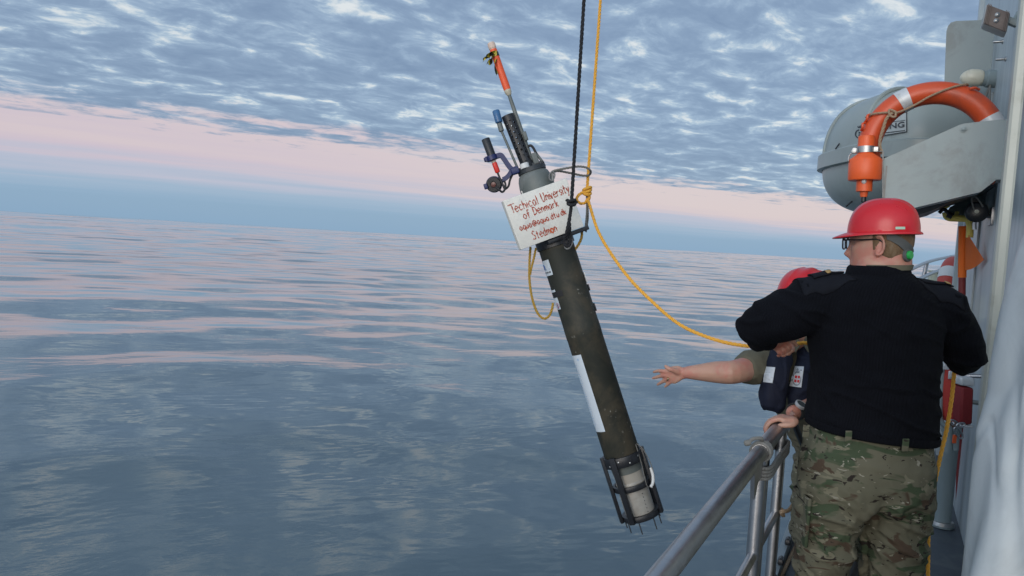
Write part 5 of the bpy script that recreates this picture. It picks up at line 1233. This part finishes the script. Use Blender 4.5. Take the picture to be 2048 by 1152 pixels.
def hard_hat(parent, c, Fd, Rd, Ud, name='hard_hat', ln=.132, wd=.112, ht=.118, bz=.030):
    """shell with a crown ridge and a brim that is deeper over the face; local frame at head centre"""
    L = lambda x, y, z: c + Rd * x + Fd * y + Ud * z
    n_ = 96; rings = []
    for i in range(26):
        t = i / 25 * math.pi / 2; k = math.cos(t) ** .78 if i < 25 else 0.004; z = bz + ht * math.sin(t) ** .92; rr_ = []
        for j in range(n_):
            a = 2 * math.pi * j / n_; x, y = math.sin(a) * wd * k, math.cos(a) * ln * k - .010
            rd_ = .0045 * math.exp(-(x / .016) ** 2) * min(1, max(0, (z - bz - .035) / .03))
            rd_ += .0030 * (math.exp(-((abs(x) - .040 - .012 * (y / ln)) / .007) ** 2)) * min(1, max(0, (z - bz - .03) / .03)) * (1 if z < bz + ht * .97 else 0)
            rr_.append(L(x * (1 + rd_ * 1.5), y * (1 + rd_ * 1.5), z + rd_))
        rings.append(rr_)
    def br(ext, dz):
        o = []
        for j in range(n_):
            a = 2 * math.pi * j / n_; fr = max(0, math.cos(a)) ** 1.6
            e_ = (.008 + .040 * fr) * ext; dd_ = -.012 * fr * ext - .007 * ext
            o.append(L(math.sin(a) * (wd + e_ * .9), math.cos(a) * (ln + e_) - .010, bz + dz + dd_))
        return o
    low = [br(0, 0), br(.5, .0015), br(1, .001), br(1.0, -.003), br(.5, -.003), br(-.2, -.004)]
    mb = MB(); mb.loft(list(reversed(rings)) + low[1:], True, False)
    o = mb.build(name, M['helmet'], parent, angle=60)
    return o, L

# ---- the man in black, back to the viewer
D1 = 2.55
def a1(px, py, dd=0.0): return P(px, py, D1 + dd)
kp = D1 / FPX
TR = (HR + DN * 0).normalized()
def body_rings(rows, grow=0.0, e=2.3):
    """rows of (px centre, py, half width px, half depth m, depth offset, tilt)"""
    o = []
    for cx, py, hw, hd, dd, tl in rows:
        X = (RT + DN * tl).normalized(); Y = (HF - X * HF.dot(X)).normalized()
        w_ = hw * kp; w_ = max(.6 * w_, math.sqrt(max(0.0, w_ * w_ - (.47 * hd) ** 2)))
        o.append(sring(a1(cx, py, dd), X, Y, w_ + grow, hd + grow, 40, e))
    return o
torso = [(1756, 543, 58, .080, -.005, 0), (1757, 553, 66, .088, -.005, .03), (1756, 565, 94, .100, -.005, .08), (1753, 581, 126, .112, 0, .11), (1750, 612, 138, .126, 0, .09), (1749, 660, 134, .135, 0, .06), (1749, 710, 127, .138, .005, .08), (1747, 770, 124, .142, .010, .10), (1745, 825, 125, .148, .012, .12), (1743, 848, 128, .150, .012, .13), (1742, 860, 125, .147, .012, .13)]
legs_top = [(1742, 835, 119, .138, .012, .12), (1740, 872, 126, .142, .010, .12), (1735, 915, 136, .150, -.002, .08), (1731, 955, 137, .152, -.008, .05), (1729, 990, 136, .146, -.004, .04), (1728, 1012, 128, .125, .0, .04)]
legL = [(1668, 960, 66, .130, 0, 0), (1658, 1010, 66, .118, .0, 0), (1651, 1060, 61, .105, .005, 0), (1645, 1110, 56, .095, .012, 0), (1642, 1155, 53, .088, .015, 0), (1640, 1210, 50, .082, .01, 0), (1637, 1280, 50, .082, 0, 0), (1634, 1350, 46, .075, -.01, 0), (1632, 1392, 42, .07, -.01, 0)]
legR = [(1795, 960, 68, .130, 0, 0), (1796, 1010, 70, .118, .0, 0), (1791, 1060, 66, .106, .005, 0), (1784, 1110, 62, .096, .012, 0), (1776, 1155, 59, .090, .015, 0), (1771, 1210, 54, .084, .01, 0), (1766, 1280, 53, .084, 0, 0), (1760, 1350, 48, .077, -.01, 0), (1757, 1392, 44, .07, -.01, 0)]
SHL, ELL, WRL = a1(1640, 606, .0), a1(1507, 651, .03), a1(1534, 680, .235)
SHR, ELR, WRR = a1(1868, 612, .0), a1(1936, 708, .03), a1(1922, 722, .19)
# head: turned some sixty degrees to port
ha = R(55)
HFd = (HF * math.cos(ha) - HR * math.sin(ha)); HRd = (HR * math.cos(ha) + HF * math.sin(ha)); HUd = UP.copy()
tiltv = (UP - HR * .035 + HFd * .03).normalized(); HUd = tiltv; HFd = (HFd - HUd * HFd.dot(HUd)).normalized(); HRd = HFd.cross(HUd).normalized()
hc1 = a1(1759, 485, .01)
mb = MB()
L1 = add_head(mb, hc1, HFd, HRd, HUd)
limb(mb, [L1(0, -.030, -.03), L1(0, -.034, -.08), a1(1757, 540, .0), a1(1756, 575, 0)], [.066, .068, .074, .082], 24)
mb.loft(body_rings(torso, -.022)); mb.loft(body_rings(legs_top[:5], -.060)); mb.loft(body_rings(legL, -.034)); mb.loft(body_rings(legR, -.034))
limb(mb, [SHL, SHL.lerp(ELL, .5), ELL, ELL.lerp(WRL, .5), WRL], [.062, .052, .046, .042, .029]); limb(mb, [SHR, SHR.lerp(ELR, .5), ELR, ELR.lerp(WRR, .5), WRR], [.062, .052, .046, .042, .029])
rope_dir = (P(1612, 686, 2.86) - HANDL).normalized()
fL = (HANDL - WRL).normalized()
hand(mb, WRL, (HANDL - UP * .0 - WRL), -UP * .6 - HF * .5 + HR * .2, HF * .3 + UP * .8, ((48, 62, 45), (52, 66, 45), (55, 66, 45), (58, 66, 45)), .7, .95)
hand(mb, WRR, (HANDR + UP * .02 - WRR), -HR * .8 - UP * .3, UP * .8 + HF * .2, ((50, 62, 45),) * 4, .7, .95)
man1 = fuse(mb, 'person', M['skin'], None, .0046, 3)
tag(man1, 'burly man seen from behind in black jersey and camouflage trousers wearing a red hard hat', 'person')
# jersey
mb = MB(); mb.loft(body_rings(torso, .004))
limb(mb, [a1(1690, 592, 0), a1(1632, 606, 0), a1(1570, 635, .01), a1(1516, 651, .03), ELL.lerp(WRL, .2) + DN * 0, ELL.lerp(WRL, .55), ELL.lerp(WRL, .92)], [.080, .092, .088, .066, .060, .056, .048], 22)
limb(mb, [ELL + RT * .006 - DN * .004, ELL + RT * .03], [.058, .06], 18)
limb(mb, [a1(1820, 604, 0), a1(1874, 622, 0), a1(1908, 660, .015), a1(1927, 700, .03), ELR.lerp(WRR, .3), ELR.lerp(WRR, .9)], [.078, .086, .076, .066, .058, .05], 22)
def jersey_d(p):
    v = p - a1(1750, 700); z = v.z
    d = .006 * pnoise(Vector((p.x * 9, p.y * 9, p.z * 14))) + .004 * pnoise(Vector((p.x * 22, p.y * 22, p.z * 26)))
    q_ = abs(pnoise(Vector((p.x * 5 + 3, p.y * 5, p.z * 17 + p.x * 6)))); d += .010 * (max(0, .22 - q_) / .22) * (1 if z < -.1 or abs(v.dot(HR)) > .22 else .4)
    return d
jer = fuse(mb, 'jersey', M['knit'], man1, .0065, 7, jersey_d)
mb = MB(); cring = lambda c, rx, ry, dz: sring(a1(*c) + UP * dz, RT, HF, rx, ry, 40, 2.1)
mb.loft([cring((1756, 549, -.004), .108, .092, -.008), cring((1756, 547, -.004), .104, .090, .006), cring((1755, 545, -.004), .099, .086, .018), cring((1755, 543, -.004), .092, .080, .022), cring((1755, 543, -.004), .084, .074, .018), cring((1755, 545, -.004), .082, .072, 0)], False, False); mb.build('collar', M['knit'], jer)
mb = MB(); mb.loft([cring((1768, 545, -.008), .086, .080, .010), cring((1771, 541, -.010), .085, .080, .020), cring((1771, 541, -.010), .080, .076, .021), cring((1768, 536, -.01), .080, .076, .012)], False, False); mb.build('shirt_collar', M['khaki'], man1)
mb = MB(); mb.loft([sring(a1(1742.5, 850, .012), (RT + DN * .13).normalized(), HF, .2170, .1600, 44, 2.3), sring(a1(1742.3, 854, .012), (RT + DN * .13).normalized(), HF, .2200, .1630, 44, 2.3), sring(a1(1742, 864, .012), (RT + DN * .13).normalized(), HF, .2180, .1615, 44, 2.3), sring(a1(1742, 867, .012), (RT + DN * .13).normalized(), HF, .2115, .156, 44, 2.3)], False, False); mb.build('hem', M['knit'], jer)
# woven shoulder patches and rank slides
bpy.context.view_layer.update()
from mathutils.bvhtree import BVHTree
dgj = bpy.context.evaluated_depsgraph_get(); bvj = BVHTree.FromObject(jer, dgj)
def on_mesh(bv, o3, d3, lift):
    h = bv.ray_cast(o3, d3); 
    return (h[0] + h[1] * lift) if h[0] is not None else None
def draped(bv, corners, down, lift, name, m, parent, nx=8, ny=8, thick=.003):
    """a cloth patch laid on a surface: bilinear grid of sight points cast along a direction"""
    c00, c10, c11, c01 = corners; vs = []
    for j in range(ny + 1):
        for i in range(nx + 1):
            u, v = i / nx, j / ny
            o3 = (c00 * (1 - u) + c10 * u) * (1 - v) + (c01 * (1 - u) + c11 * u) * v
            h = on_mesh(bv, o3, down, lift)
            if h is None: h = vs[-1] if vs else o3 + down * .3
            vs.append(h)
    fs = [(j * (nx + 1) + i, j * (nx + 1) + i + 1, (j + 1) * (nx + 1) + i + 1, (j + 1) * (nx + 1) + i) for j in range(ny) for i in range(nx)]
    mb = MB(); mb.add(vs, fs); o = mb.build(name, m, parent, angle=80); sd = o.modifiers.new('t', 'SOLIDIFY'); sd.thickness = thick; sd.offset = 0; return o
dwn = Vector((0, 0, -1))
for side, (ax0, ax1) in (('l', ((1592, 1690))), ('r', ((1812, 1905)))):
    y0_, y1_ = (a1(ax0, 560) + UP * .25), (a1(ax1, 560) + UP * .25)
    draped(bvj, [y0_ - HF * .085, y1_ - HF * .085, y1_ + HF * .03, y0_ + HF * .03], dwn, .002, 'shoulder_patch', M['weave'], jer, 14, 12, .002)
    e0, e1 = (a1(1618, 560), a1(1680, 560)) if side == 'l' else (a1(1830, 560), a1(1898, 560))
    sl = draped(bvj, [e0 + UP * .25 - HF * .045, e1 + UP * .25 - HF * .025, e1 + UP * .25 + HF * .02, e0 + UP * .25 + HF * .01], dwn, .007, 'rank_slide', M['weave'], jer, 10, 6, .006)
    for k in range(1):
        g_ = e0.lerp(e1, (.50 + .20 * k) if side == 'l' else (.80 - .24 * k)) + UP * .25 - HF * .02
        draped(bvj, [g_ - HR * .006 - HF * .014, g_ + HR * .006 - HF * .014, g_ + HR * .006 + HF * .002, g_ - HR * .006 + HF * .002], dwn, .0125, 'gold_pip', M['gold'], sl, 3, 4, .003)
# trousers
mb = MB(); mb.loft(body_rings(legs_top, .0, 2.2)); mb.loft(body_rings(legL, .002, 2.1)); mb.loft(body_rings(legR, .002, 2.1))
def trouser_d(p):
    v = p - a1(1735, 960); z = v.z; x = v.dot(HR)
    d = .008 * pnoise(Vector((p.x * 7, p.y * 7, p.z * 9 + 4))) + .003 * pnoise(Vector((p.x * 26, p.y * 26, p.z * 30)))
    for (fx, fz, sl, am) in ((9, 20, 5, .011), (6, 13, -7, .010), (14, 28, 9, .006)):
        q_ = abs(pnoise(Vector((p.x * fx * .6 + fz, p.y * fx * .6, p.z * fz * .55 + x * sl)))); d += am * max(0, .20 - q_) / .20 * min(1, max(.25, (-z + .05) / .12))
    d -= .020 * math.exp(-(x + .008) ** 2 / .0007) * min(1, max(0, (-z - .0) / .06)) * (1 if v.dot(HF) < 0 else 0)      # seat seam
    return d - .004
tro = fuse(mb, 'trousers', M['camo'], man1, .0058, 6, trouser_d)
for px, py in ((1697, 874), (1811, 890), (1612, 862)):
    mb = MB(); c_ = a1(px, py, -.158 + (.03 if px < 1650 else 0)); mb.box(c_, RT * .0105, HF * .003, UP * .021, .002); mb.build('belt_loop', M['camo'], tro)
mb = MB(); c_ = a1(1601, 1032, -.02); mb.box(c_, HR * .006, HF * .070, UP * .085, .005); mb.build('cargo_pocket', M['camo'], tro)
mb = MB(); mb.tube(spline([a1(1858, 886, -.04), a1(1866, 884, -.02), a1(1870, 892, -.01), a1(1867, 902, -.02)], 5), .004, 8); mb.build('key_clip', M['steel'], tro)
for rows in (legL, legR):
    c_ = a1(rows[-1][0], rows[-1][1], rows[-1][4]); c_ = Vector((c_.x, c_.y, 0)); mb = MB()
    mb.loft([sring(c_ + UP * z + HF * y, HR, HF, w_, l_, 20, 2.4) for z, y, w_, l_ in ((.004, .045, .050, .135), (.03, .045, .052, .137), (.06, .035, .050, .120), (.10, .01, .046, .08), (.16, -.005, .048, .060), (.20, -.005, .050, .060))]); mb.build('boot', M['boot'], man1)
# hair on the back and sides of the head
mb = MB(); zs = np.linspace(.060, -.088, 30); aa = np.linspace(R(82), R(278), 60); vs = []
for z in zs:
    for a in aa:
        edge = abs(a - math.pi) / R(98)                     # 0 at the nape, 1 at the temple
        lim = -.088 + .06 * max(0, edge - .45) / .55
        g = .0075 if z > lim + .012 else (.0075 * max(0, (z - lim) / .012) - .003)
        if edge > .93: g = min(g, .0075 * (1 - (edge - .93) / .07) - .002)
        x, y = head_surf(z, a, max(-.003, g)); vs.append(L1(x, y, z))
mb.add(vs, [(i * 60 + j, i * 60 + j + 1, (i + 1) * 60 + j + 1, (i + 1) * 60 + j) for i in range(29) for j in range(59)])
hm = mat('short_sandy_hair', (.16, .10, .055), .75, spec=.3, var=.45, vscale=70, bump=.6, bscale=260, stretch=(1, 1, .3), dirt=(.25, .19, .125), dirt_amt=.5, dscale=30)
mb.build('hair', hm, man1, angle=80)
hat, LH = hard_hat(man1, hc1 + HUd * .0, HFd, HRd, (HUd - HFd * .02).normalized(), ln=.114, wd=.101, ht=.112, bz=.036)
def hat_pt(a, z, lift):
    t = math.asin(min(1, (max(0, z) / .112) ** (1 / .92))); k = math.cos(t) ** .78
    return LH(math.sin(a) * (.101 * k + lift), math.cos(a) * (.114 * k + lift) - .010, .036 + z)
mb = MB(); A_ = [hat_pt(R(a), z, .0012) for z in (.006, .0145) for a in np.linspace(-132, -116, 7)]
mb.add(A_, [(i, i + 1, i + 8, i + 7) for i in range(6)]); mb.build('hat_label', mat('pale_green_label', (.40, .58, .45), .4), hat)
mb = MB(); st_ = []
for k in range(17):
    t = k / 16; a = R(-108 - 118 * t) if True else 0
    z = .022 - .075 * math.sin(min(1, t * 1.25) * math.pi / 2) ** 1.3 + (.0 if t < .8 else .012 * (t - .8) / .2)
    wv_ = .013 + .004 * math.sin(t * math.pi)
    x0_, y0_ = head_surf(z + wv_, a, .013); x1_, y1_ = head_surf(z - wv_, a, .0125)
    st_.append((L1(x0_, y0_, z + wv_), L1(x1_, y1_, z - wv_), L1(x1_ * .96, y1_ * .96, z - wv_), L1(x0_ * .96, y0_ * .96, z + wv_)))
mb.loft([list(s_) for s_ in st_]); mb.build('suspension_strap', M['strap'], hat, angle=50)
kx, ky = head_surf(-.046, R(-153), .018); kc_ = L1(kx, ky, -.044); kd = (kc_ - L1(0, 0, -.049)).normalized()
mb = MB(); mb.lathe(kc_ - kd * .006, kd, [(0, .0215), (.008, .0215), (.010, .019)], 24); mb.build('knob_housing', M['strap'], hat)
mb = MB(); mb.lathe(kc_ + kd * .003, kd, [(0, .0150), (.008, .0145), (.010, .012)], 20); mb.build('adjuster_knob', M['green'], hat)
# spectacles
gl1 = MB()
def lens_ring(sx, n=22, w_=.0265, h_=.0185, y=.108):
    o = []
    for k in range(n):
        a = 2 * math.pi * k / n; ca, sa = math.cos(a), math.sin(a); e = 3.2
        x = abs(ca) ** (2 / e) * (1 if ca >= 0 else -1) * w_; z = abs(sa) ** (2 / e) * (1 if sa >= 0 else -1) * h_
        o.append(L1(sx * .0335 + x, y - .10 * (abs(sx * .0335 + x)) ** 1.6, z - .004))
    return o
for s_ in (-1, 1): r_ = lens_ring(s_); gl1.tube(r_ + [r_[0], r_[1]], .0024, 8)
gl1.tube([L1(-.008, .1075, .004), L1(0, .110, .006), L1(.008, .1075, .004)], .0024, 8)
for s_ in (-1, 1): gl1.tube(spline([L1(s_ * .060, .106, .008), L1(s_ * .072, .095, .009), L1(s_ * .0785, .05, .009), L1(s_ * .0815, 0, .010), L1(s_ * .0835, -.018, .004), L1(s_ * .082, -.032, -.012)], 5), .0026, 8)
gla = gl1.build('spectacles', M['frame'], man1)
lm = bpy.data.materials.new('spectacle_lens'); lm.use_nodes = True; bb = lm.node_tree.nodes['Principled BSDF']; bb.inputs['Base Color'].default_value = (.9, .93, .95, 1); bb.inputs['Transmission Weight'].default_value = .9; bb.inputs['Roughness'].default_value = .03; bb.inputs['IOR'].default_value = 1.1
for s_ in (-1, 1): mb = MB(); r_ = lens_ring(s_, 22, .025, .017); mb.loft([r_, [p + HFd * .0012 for p in r_]]); mb.build('lens', lm, gla)

# ---- the second man, leaning out past the end of the railing
def a2(px, py, d): return P(px, py, d)
k2 = 3.15 / FPX
PEL, CHE, NEK = a2(1668, 905, 3.52), a2(1612, 770, 3.30), a2(1604, 682, 3.17)
spine = (NEK - PEL).normalized()
SX = (HR * .93 + HF * .36); SX = (SX - spine * SX.dot(spine)).normalized(); SF = spine.cross(SX).normalized()
if SF.dot(FW) > 0: SF = -SF                      # chest side, towards the viewer
SR2, SL2 = a2(1552, 722, 3.23), a2(1700, 728, 3.26)
ER2, WR2 = a2(1468, 744, 3.06), a2(1373, 745, 3.14)
EL2, WL2 = a2(1668, 806, 2.98), a2(1586, 825, 2.80)
f2 = R(28)
H2F = (-HF * .75 - HR * .62 - UP * .12).normalized(); H2U = (UP * .96 - HF * .22).normalized(); H2U = (H2U - H2F * H2U.dot(H2F)).normalized(); H2R = H2F.cross(H2U).normalized()
hc2 = a2(1606, 603, 3.13)
mb = MB(); L2 = add_head(mb, hc2, H2F, H2R, H2U)
limb(mb, [L2(0, -.03, -.05), NEK + spine * .03, NEK - spine * .08], [.058, .060, .07], 20)
tr2 = [(PEL - spine * .10, .12, .10), (PEL, .158, .115), (PEL.lerp(CHE, .5), .152, .115), (CHE, .165, .118), (CHE.lerp(NEK, .45), .168, .108), (CHE.lerp(NEK, .8), .12, .085), (NEK - spine * .01, .07, .07)]
def t2(grow): return [sring(c, SX, SF, a + grow, b + grow, 36, 2.3) for c, a, b in tr2]
mb.loft(t2(-.014))
limb(mb, [SR2, SR2.lerp(ER2, .5), ER2, ER2.lerp(WR2, .35), ER2.lerp(WR2, .75), WR2], [.055, .053, .049, .046, .034, .026], 18)
limb(mb, [SL2, SL2.lerp(EL2, .5), EL2, EL2.lerp(WL2, .5), WL2], [.055, .050, .045, .042, .027], 18)
# reaching hand, fingers spread, palm to the viewer
pw = lambda x, y, d: P(1280 + x / 10.47, 690 + y / 10.47, d)
mb.loft([sring(WR2 + RT * .03, DN, FW, .024, .019, 16), sring(pw(900, 590, 3.145), DN, FW, .025, .018, 16, 2.4), sring(pw(800, 605, 3.15), DN, FW, .036, .018, 16, 2.5), sring(pw(700, 630, 3.16), (DN + RT * .2).normalized(), FW, .039, .016, 16, 2.6), sring(pw(600, 650, 3.17), (DN + RT * .4).normalized(), FW, .036, .013, 16, 2.6), sring(pw(560, 650, 3.175), (DN + RT * .45).normalized(), FW, .030, .010, 16, 2.6)])
for pts, r_ in (([(620, 590, 3.165), (500, 548, 3.175), (390, 540, 3.20), (290, 566, 3.225)], .0088), ([(620, 645, 3.165), (510, 636, 3.178), (395, 660, 3.21), (275, 694, 3.24)], .0090), ([(650, 690, 3.165), (565, 715, 3.178), (460, 775, 3.205), (370, 828, 3.23)], .0086), ([(720, 720, 3.16), (650, 765, 3.17), (585, 822, 3.185), (522, 876, 3.20)], .0078)):
    limb(mb, [pw(*p) for p in pts], [r_ * 1.05, r_, r_ * .95, r_ * .74], 12, 4)
limb(mb, [pw(830, 580, 3.14), pw(700, 530, 3.13), pw(600, 495, 3.13), pw(535, 445, 3.14)], [.015, .0115, .0105, .0075], 12, 4)
# hand over the rail: four fingers side by side hooked over the tube
RD = Vector((0, 1, 0)); pr = rpt(yE - .10, RZ)
cross_ = Vector((-1, 0, 0))
wl_f = Vector((-1, -.06, -.06)).normalized()
kn_ = pr + Vector((.018, .0, .040))
mb.loft([sring(WL2 + (kn_ - WL2).normalized() * d, RD, UP, w_, h_, 16, 2.5) for d, w_, h_ in ((-.03, .026, .021), (0, .027, .020), (.03, .034, .019), (.055, .038, .018))] + [sring(kn_ + Vector((.035, 0, .002)), RD, UP, .040, .018, 16, 2.5), sring(kn_, RD, UP, .040, .014, 16, 2.6), sring(kn_ + Vector((-.006, 0, -.001)), RD, UP, .035, .010, 16, 2.6)])
for i, (off, ln, r_) in enumerate(((-.031, .98, .0088), (-.010, 1.06, .0092), (.011, 1.0, .0088), (.031, .86, .0080))):
    b_ = kn_ + RD * off
    limb(mb, [b_ + Vector((.018, 0, 0)), b_ + Vector((-.016 * ln, 0, .004)), b_ + Vector((-.046 * ln, 0, -.012)), b_ + Vector((-.058 * ln, 0, -.040)), b_ + Vector((-.052 * ln, 0, -.060 * ln))], [r_ * 1.05, r_ * 1.05, r_, r_ * .92, r_ * .75], 12, 4)
limb(mb, [kn_ + Vector((.036, -.016, .002)), kn_ + Vector((.030, -.038, -.006)), kn_ + Vector((.008, -.048, -.010)), kn_ + Vector((-.012, -.050, -.014))], [.014, .0115, .0105, .0078], 12, 4)
FEET2 = [Vector((-.16, 3.62, 0)), Vector((.02, 3.98, 0))]
HIP2 = [PEL - SX * .085 - spine * .05, PEL + SX * .085 - spine * .05]
KNE2 = [HIP2[i].lerp(FEET2[i] + UP * .12, .5) + Vector((-.04, -.16, .02)) for i in range(2)]
for i in range(2): limb(mb, [HIP2[i], HIP2[i].lerp(KNE2[i], .5), KNE2[i], KNE2[i].lerp(FEET2[i] + UP * .1, .4), FEET2[i] + UP * .10], [.082, .072, .054, .052, .036], 18)
man2 = fuse(mb, 'person', M['skin'], None, .0044, 3)
tag(man2, 'man in khaki shirt and navy life vest stretching a bare arm towards the float', 'person')
# khaki shirt
mb = MB(); mb.loft(t2(.006)[1:-1] if False else t2(.006))
cuff = SR2.lerp(ER2, .62)
limb(mb, [SR2 + SX * .02, SR2, SR2.lerp(ER2, .3), cuff], [.062, .068, .070, .071], 20)
limb(mb, [SL2 - SX * .02, SL2, SL2.lerp(EL2, .3), SL2.lerp(EL2, .6)], [.062, .066, .066, .066], 20)
def shirt_d(p): return .007 * pnoise(p * 12) + .006 * max(0, .25 - abs(pnoise(Vector((p.x * 9, p.y * 9, p.z * 18))))) / .25
sh2 = fuse(mb, 'shirt', M['khaki'], man2, .0065, 4, shirt_d)
mb = MB()
for s_ in (-1, 1):
    n0 = a2(1603, 672, 3.085)
    mb.prism([a2(1604 + s_ * 2, 688, 3.055), a2(1604 + s_ * 12, 664, 3.075), a2(1604 + s_ * 21, 676, 3.07), a2(1604 + s_ * 13, 705, 3.05)], FW * .006)
mb.build('shirt_collar', M['khaki'], sh2, smooth=False)
mb = MB()
for i in range(2): limb(mb, [HIP2[i] + spine * .06, HIP2[i].lerp(KNE2[i], .5), KNE2[i], KNE2[i].lerp(FEET2[i] + UP * .1, .5), FEET2[i] + UP * .08], [.112, .098, .078, .074, .066], 20)
mb.loft([sring(PEL + spine * .05, SX, SF, .166, .125, 30, 2.3), sring(PEL - spine * .12, SX, SF, .14, .12, 30, 2.3)])
fuse(mb, 'trousers', M['camo'], man2, .0075, 5, trouser_d)
for c_ in FEET2:
    mb = MB(); yv = Vector((-.35, -.93, 0)).normalized(); xv = Vector((yv.y, -yv.x, 0))
    mb.loft([sring(c_ + UP * z + yv * y, xv, yv, w_, l_, 20, 2.4) for z, y, w_, l_ in ((.004, .045, .050, .135), (.03, .045, .052, .137), (.06, .035, .050, .120), (.10, .01, .046, .08), (.16, -.005, .048, .060), (.20, -.005, .050, .060))]); mb.build('boot', M['boot'], man2)
hard_hat(man2, hc2, H2F, H2R, H2U, ln=.128, wd=.112, ht=.118, bz=.022)
# life vest: two padded lobes, collar, belt
def lobe(mb, pts, n=22):
    rings = []
    for px, py, d, hw, th, tl in pts:
        X = (RT + DN * tl).normalized(); rings.append(sring(a2(px, py, d), X, FW, hw * k2, th, n, 2.8))
    return mb.loft(rings)
mb = MB(); lobe(mb, [(1592, 655, 3.24, 14, .03, .1), (1573, 676, 3.15, 18, .04, .1), (1563, 700, 3.09, 20, .042, .08), (1556, 735, 3.065, 21, .045, .06), (1550, 765, 3.06, 23, .047, .06), (1545, 795, 3.06, 23, .048, .06), (1544, 812, 3.062, 21, .045, .1), (1545, 822, 3.066, 15, .030, .15)])
lobe(mb, [(1625, 655, 3.24, 14, .03, 0), (1628, 676, 3.16, 19, .04, 0), (1622, 705, 3.10, 22, .042, .05), (1613, 740, 3.07, 23, .045, .1), (1606, 775, 3.06, 24, .047, .1), (1602, 800, 3.06, 24, .048, .1), (1600, 815, 3.062, 21, .044, .1), (1600, 822, 3.066, 15, .03, .1)])
def vest_d(p): return .004 * pnoise(p * 16) + .006 * max(0, .2 - abs(pnoise(Vector((p.x * 14, p.y * 14, p.z * 9))))) / .2
vst = fuse(mb, 'life_vest', M['vest'], man2, .0045, 3, vest_d)
mb = MB(); mb.tube(spline([a2(1580, 812, 3.11), a2(1610, 815, 3.10), a2(1650, 822, 3.16)], 5), .016, 8); mb.build('waist_belt', M['black'], vst)
mb = MB(); mb.tube(spline([a2(1588, 845, 3.13), a2(1597, 868, 3.2), a2(1607, 892, 3.28)], 5), .014, 8); mb.build('crotch_strap', M['black'], vst)
bpy.context.view_layer.update()
bvv = BVHTree.FromObject(vst, bpy.context.evaluated_depsgraph_get())
def vest_pt(px, py, lift=.002):
    h = bvv.ray_cast(EYE, ray(px, py).normalized()); return (h[0] - ray(px, py).normalized() * lift) if h[0] is not None else P(px, py, 3.02)
def vest_patch(name, cs, lift, m, parent, nx=6, ny=8):
    vs = []
    for j in range(ny + 1):
        for i in range(nx + 1):
            u, v = i / nx, j / ny; px, py = ((cs[0][q] * (1 - u) + cs[1][q] * u) * (1 - v) + (cs[3][q] * (1 - u) + cs[2][q] * u) * v for q in (0, 1))
            vs.append(vest_pt(px, py, lift))
    mb = MB(); mb.add(vs, [(j * (nx + 1) + i, j * (nx + 1) + i + 1, (j + 1) * (nx + 1) + i + 1, (j + 1) * (nx + 1) + i) for j in range(ny) for i in range(nx)]); return mb.build(name, m, parent, angle=80)
pm = mat('white_vest_label', (.56, .60, .64), .45, var=.05)
la = vest_patch('white_label', [(1530, 733), (1550.5, 734.5), (1545, 766), (1526, 764)], .003, pm, vst)
mb = MB()
for k in range(5): y_ = 739 + k * 5; mb.add([vest_pt(1532 + (y_ - 733) * -.1 + a, y_ + b, .005) for a, b in ((0, 0), (13 - (k % 3) * 3, .3), (13 - (k % 3) * 3, 1.3), (0, 1))], [(0, 1, 2, 3)])
mb.build('faint_print', mat('faint_grey_print', (.42, .45, .48), .5), la, smooth=False)
lb = vest_patch('crest_label', [(1590, 732), (1608, 733), (1602.5, 775), (1578.5, 772)], .003, pm, vst)
mb = MB()
for (x, y) in ((1589.5, 751), (1595.3, 751.3), (1588.2, 759), (1594.2, 759.6)):
    mb.add([vest_pt(x + a, y + b, .0055) for a, b in ((.2, 0), (4.8, .2), (4.4, 5.6), (0, 5.4))], [(0, 1, 2, 3)])
mb.build('red_quarter', mat('red_print', (.55, .03, .035), .5), lb, smooth=False)
mb = MB()
for k in range(10, 27):
    a0, a1_ = 2 * math.pi * k / 36 * 1.0 - 1.9, 2 * math.pi * (k + .75) / 36 - 1.9
    mb.add([vest_pt(1593.3 + r_ * .62 * math.cos(t), 757 + r_ * math.sin(t), .005) for r_, t in ((12, a0), (14.5, a0), (14.5, a1_), (12, a1_))], [(0, 1, 2, 3)])
for (x, y, w_, h_) in ((1591.5, 744, 7, 1.6), (1592, 741, 1.6, 3), (1594.4, 740, 1.8, 4), (1597, 741, 1.6, 3), (1592.6, 738.4, 5, 1.4), (1594.6, 736, 1.4, 2)):
    mb.add([vest_pt(x + a, y + b, .005) for a, b in ((0, 0), (w_, 0), (w_, h_), (0, h_))], [(0, 1, 2, 3)])
mb.build('crest_print', mat('grey_crest_print', (.16, .18, .21), .5), lb, smooth=False)
# wrist watch
wd_ = (WL2 - EL2).normalized(); wc = WL2 - wd_ * .018
wu = (UP * .75 - HF * .62); wu = (wu - wd_ * wu.dot(wd_)).normalized()
mb = MB(); mb.lathe(wc - wd_ * .012, wd_, [(0, .030), (.0, .0345), (.024, .0345), (.024, .030)], 26, None, False, False); wa = mb.build('watch', M['rubber'], man2)
mb = MB(); mb.lathe(wc + wu * .030, wu, [(0, .021), (.004, .0235), (.011, .0235), (.013, .0215), (.013, .0185), (.0115, .0185)], 28); mb.build('watch_case', mat('silver_watch_case', (.60, .61, .62), .35, .6), wa)
mb = MB(); mb.lathe(wc + wu * .0405, wu, [(0, .018), (.002, .018)], 24); mb.build('watch_face', mat('dark_watch_face', (.02, .025, .035), .15), wa)
mb = MB(); mb.tube([P(1334.4 + .6 + k, 757.2 + .35 * k, 3.166) for k in (-1, 1)], .0098, 12); mb.build('finger_ring', mat('gold_ring', (.75, .60, .35), .25, 1.0), man2)
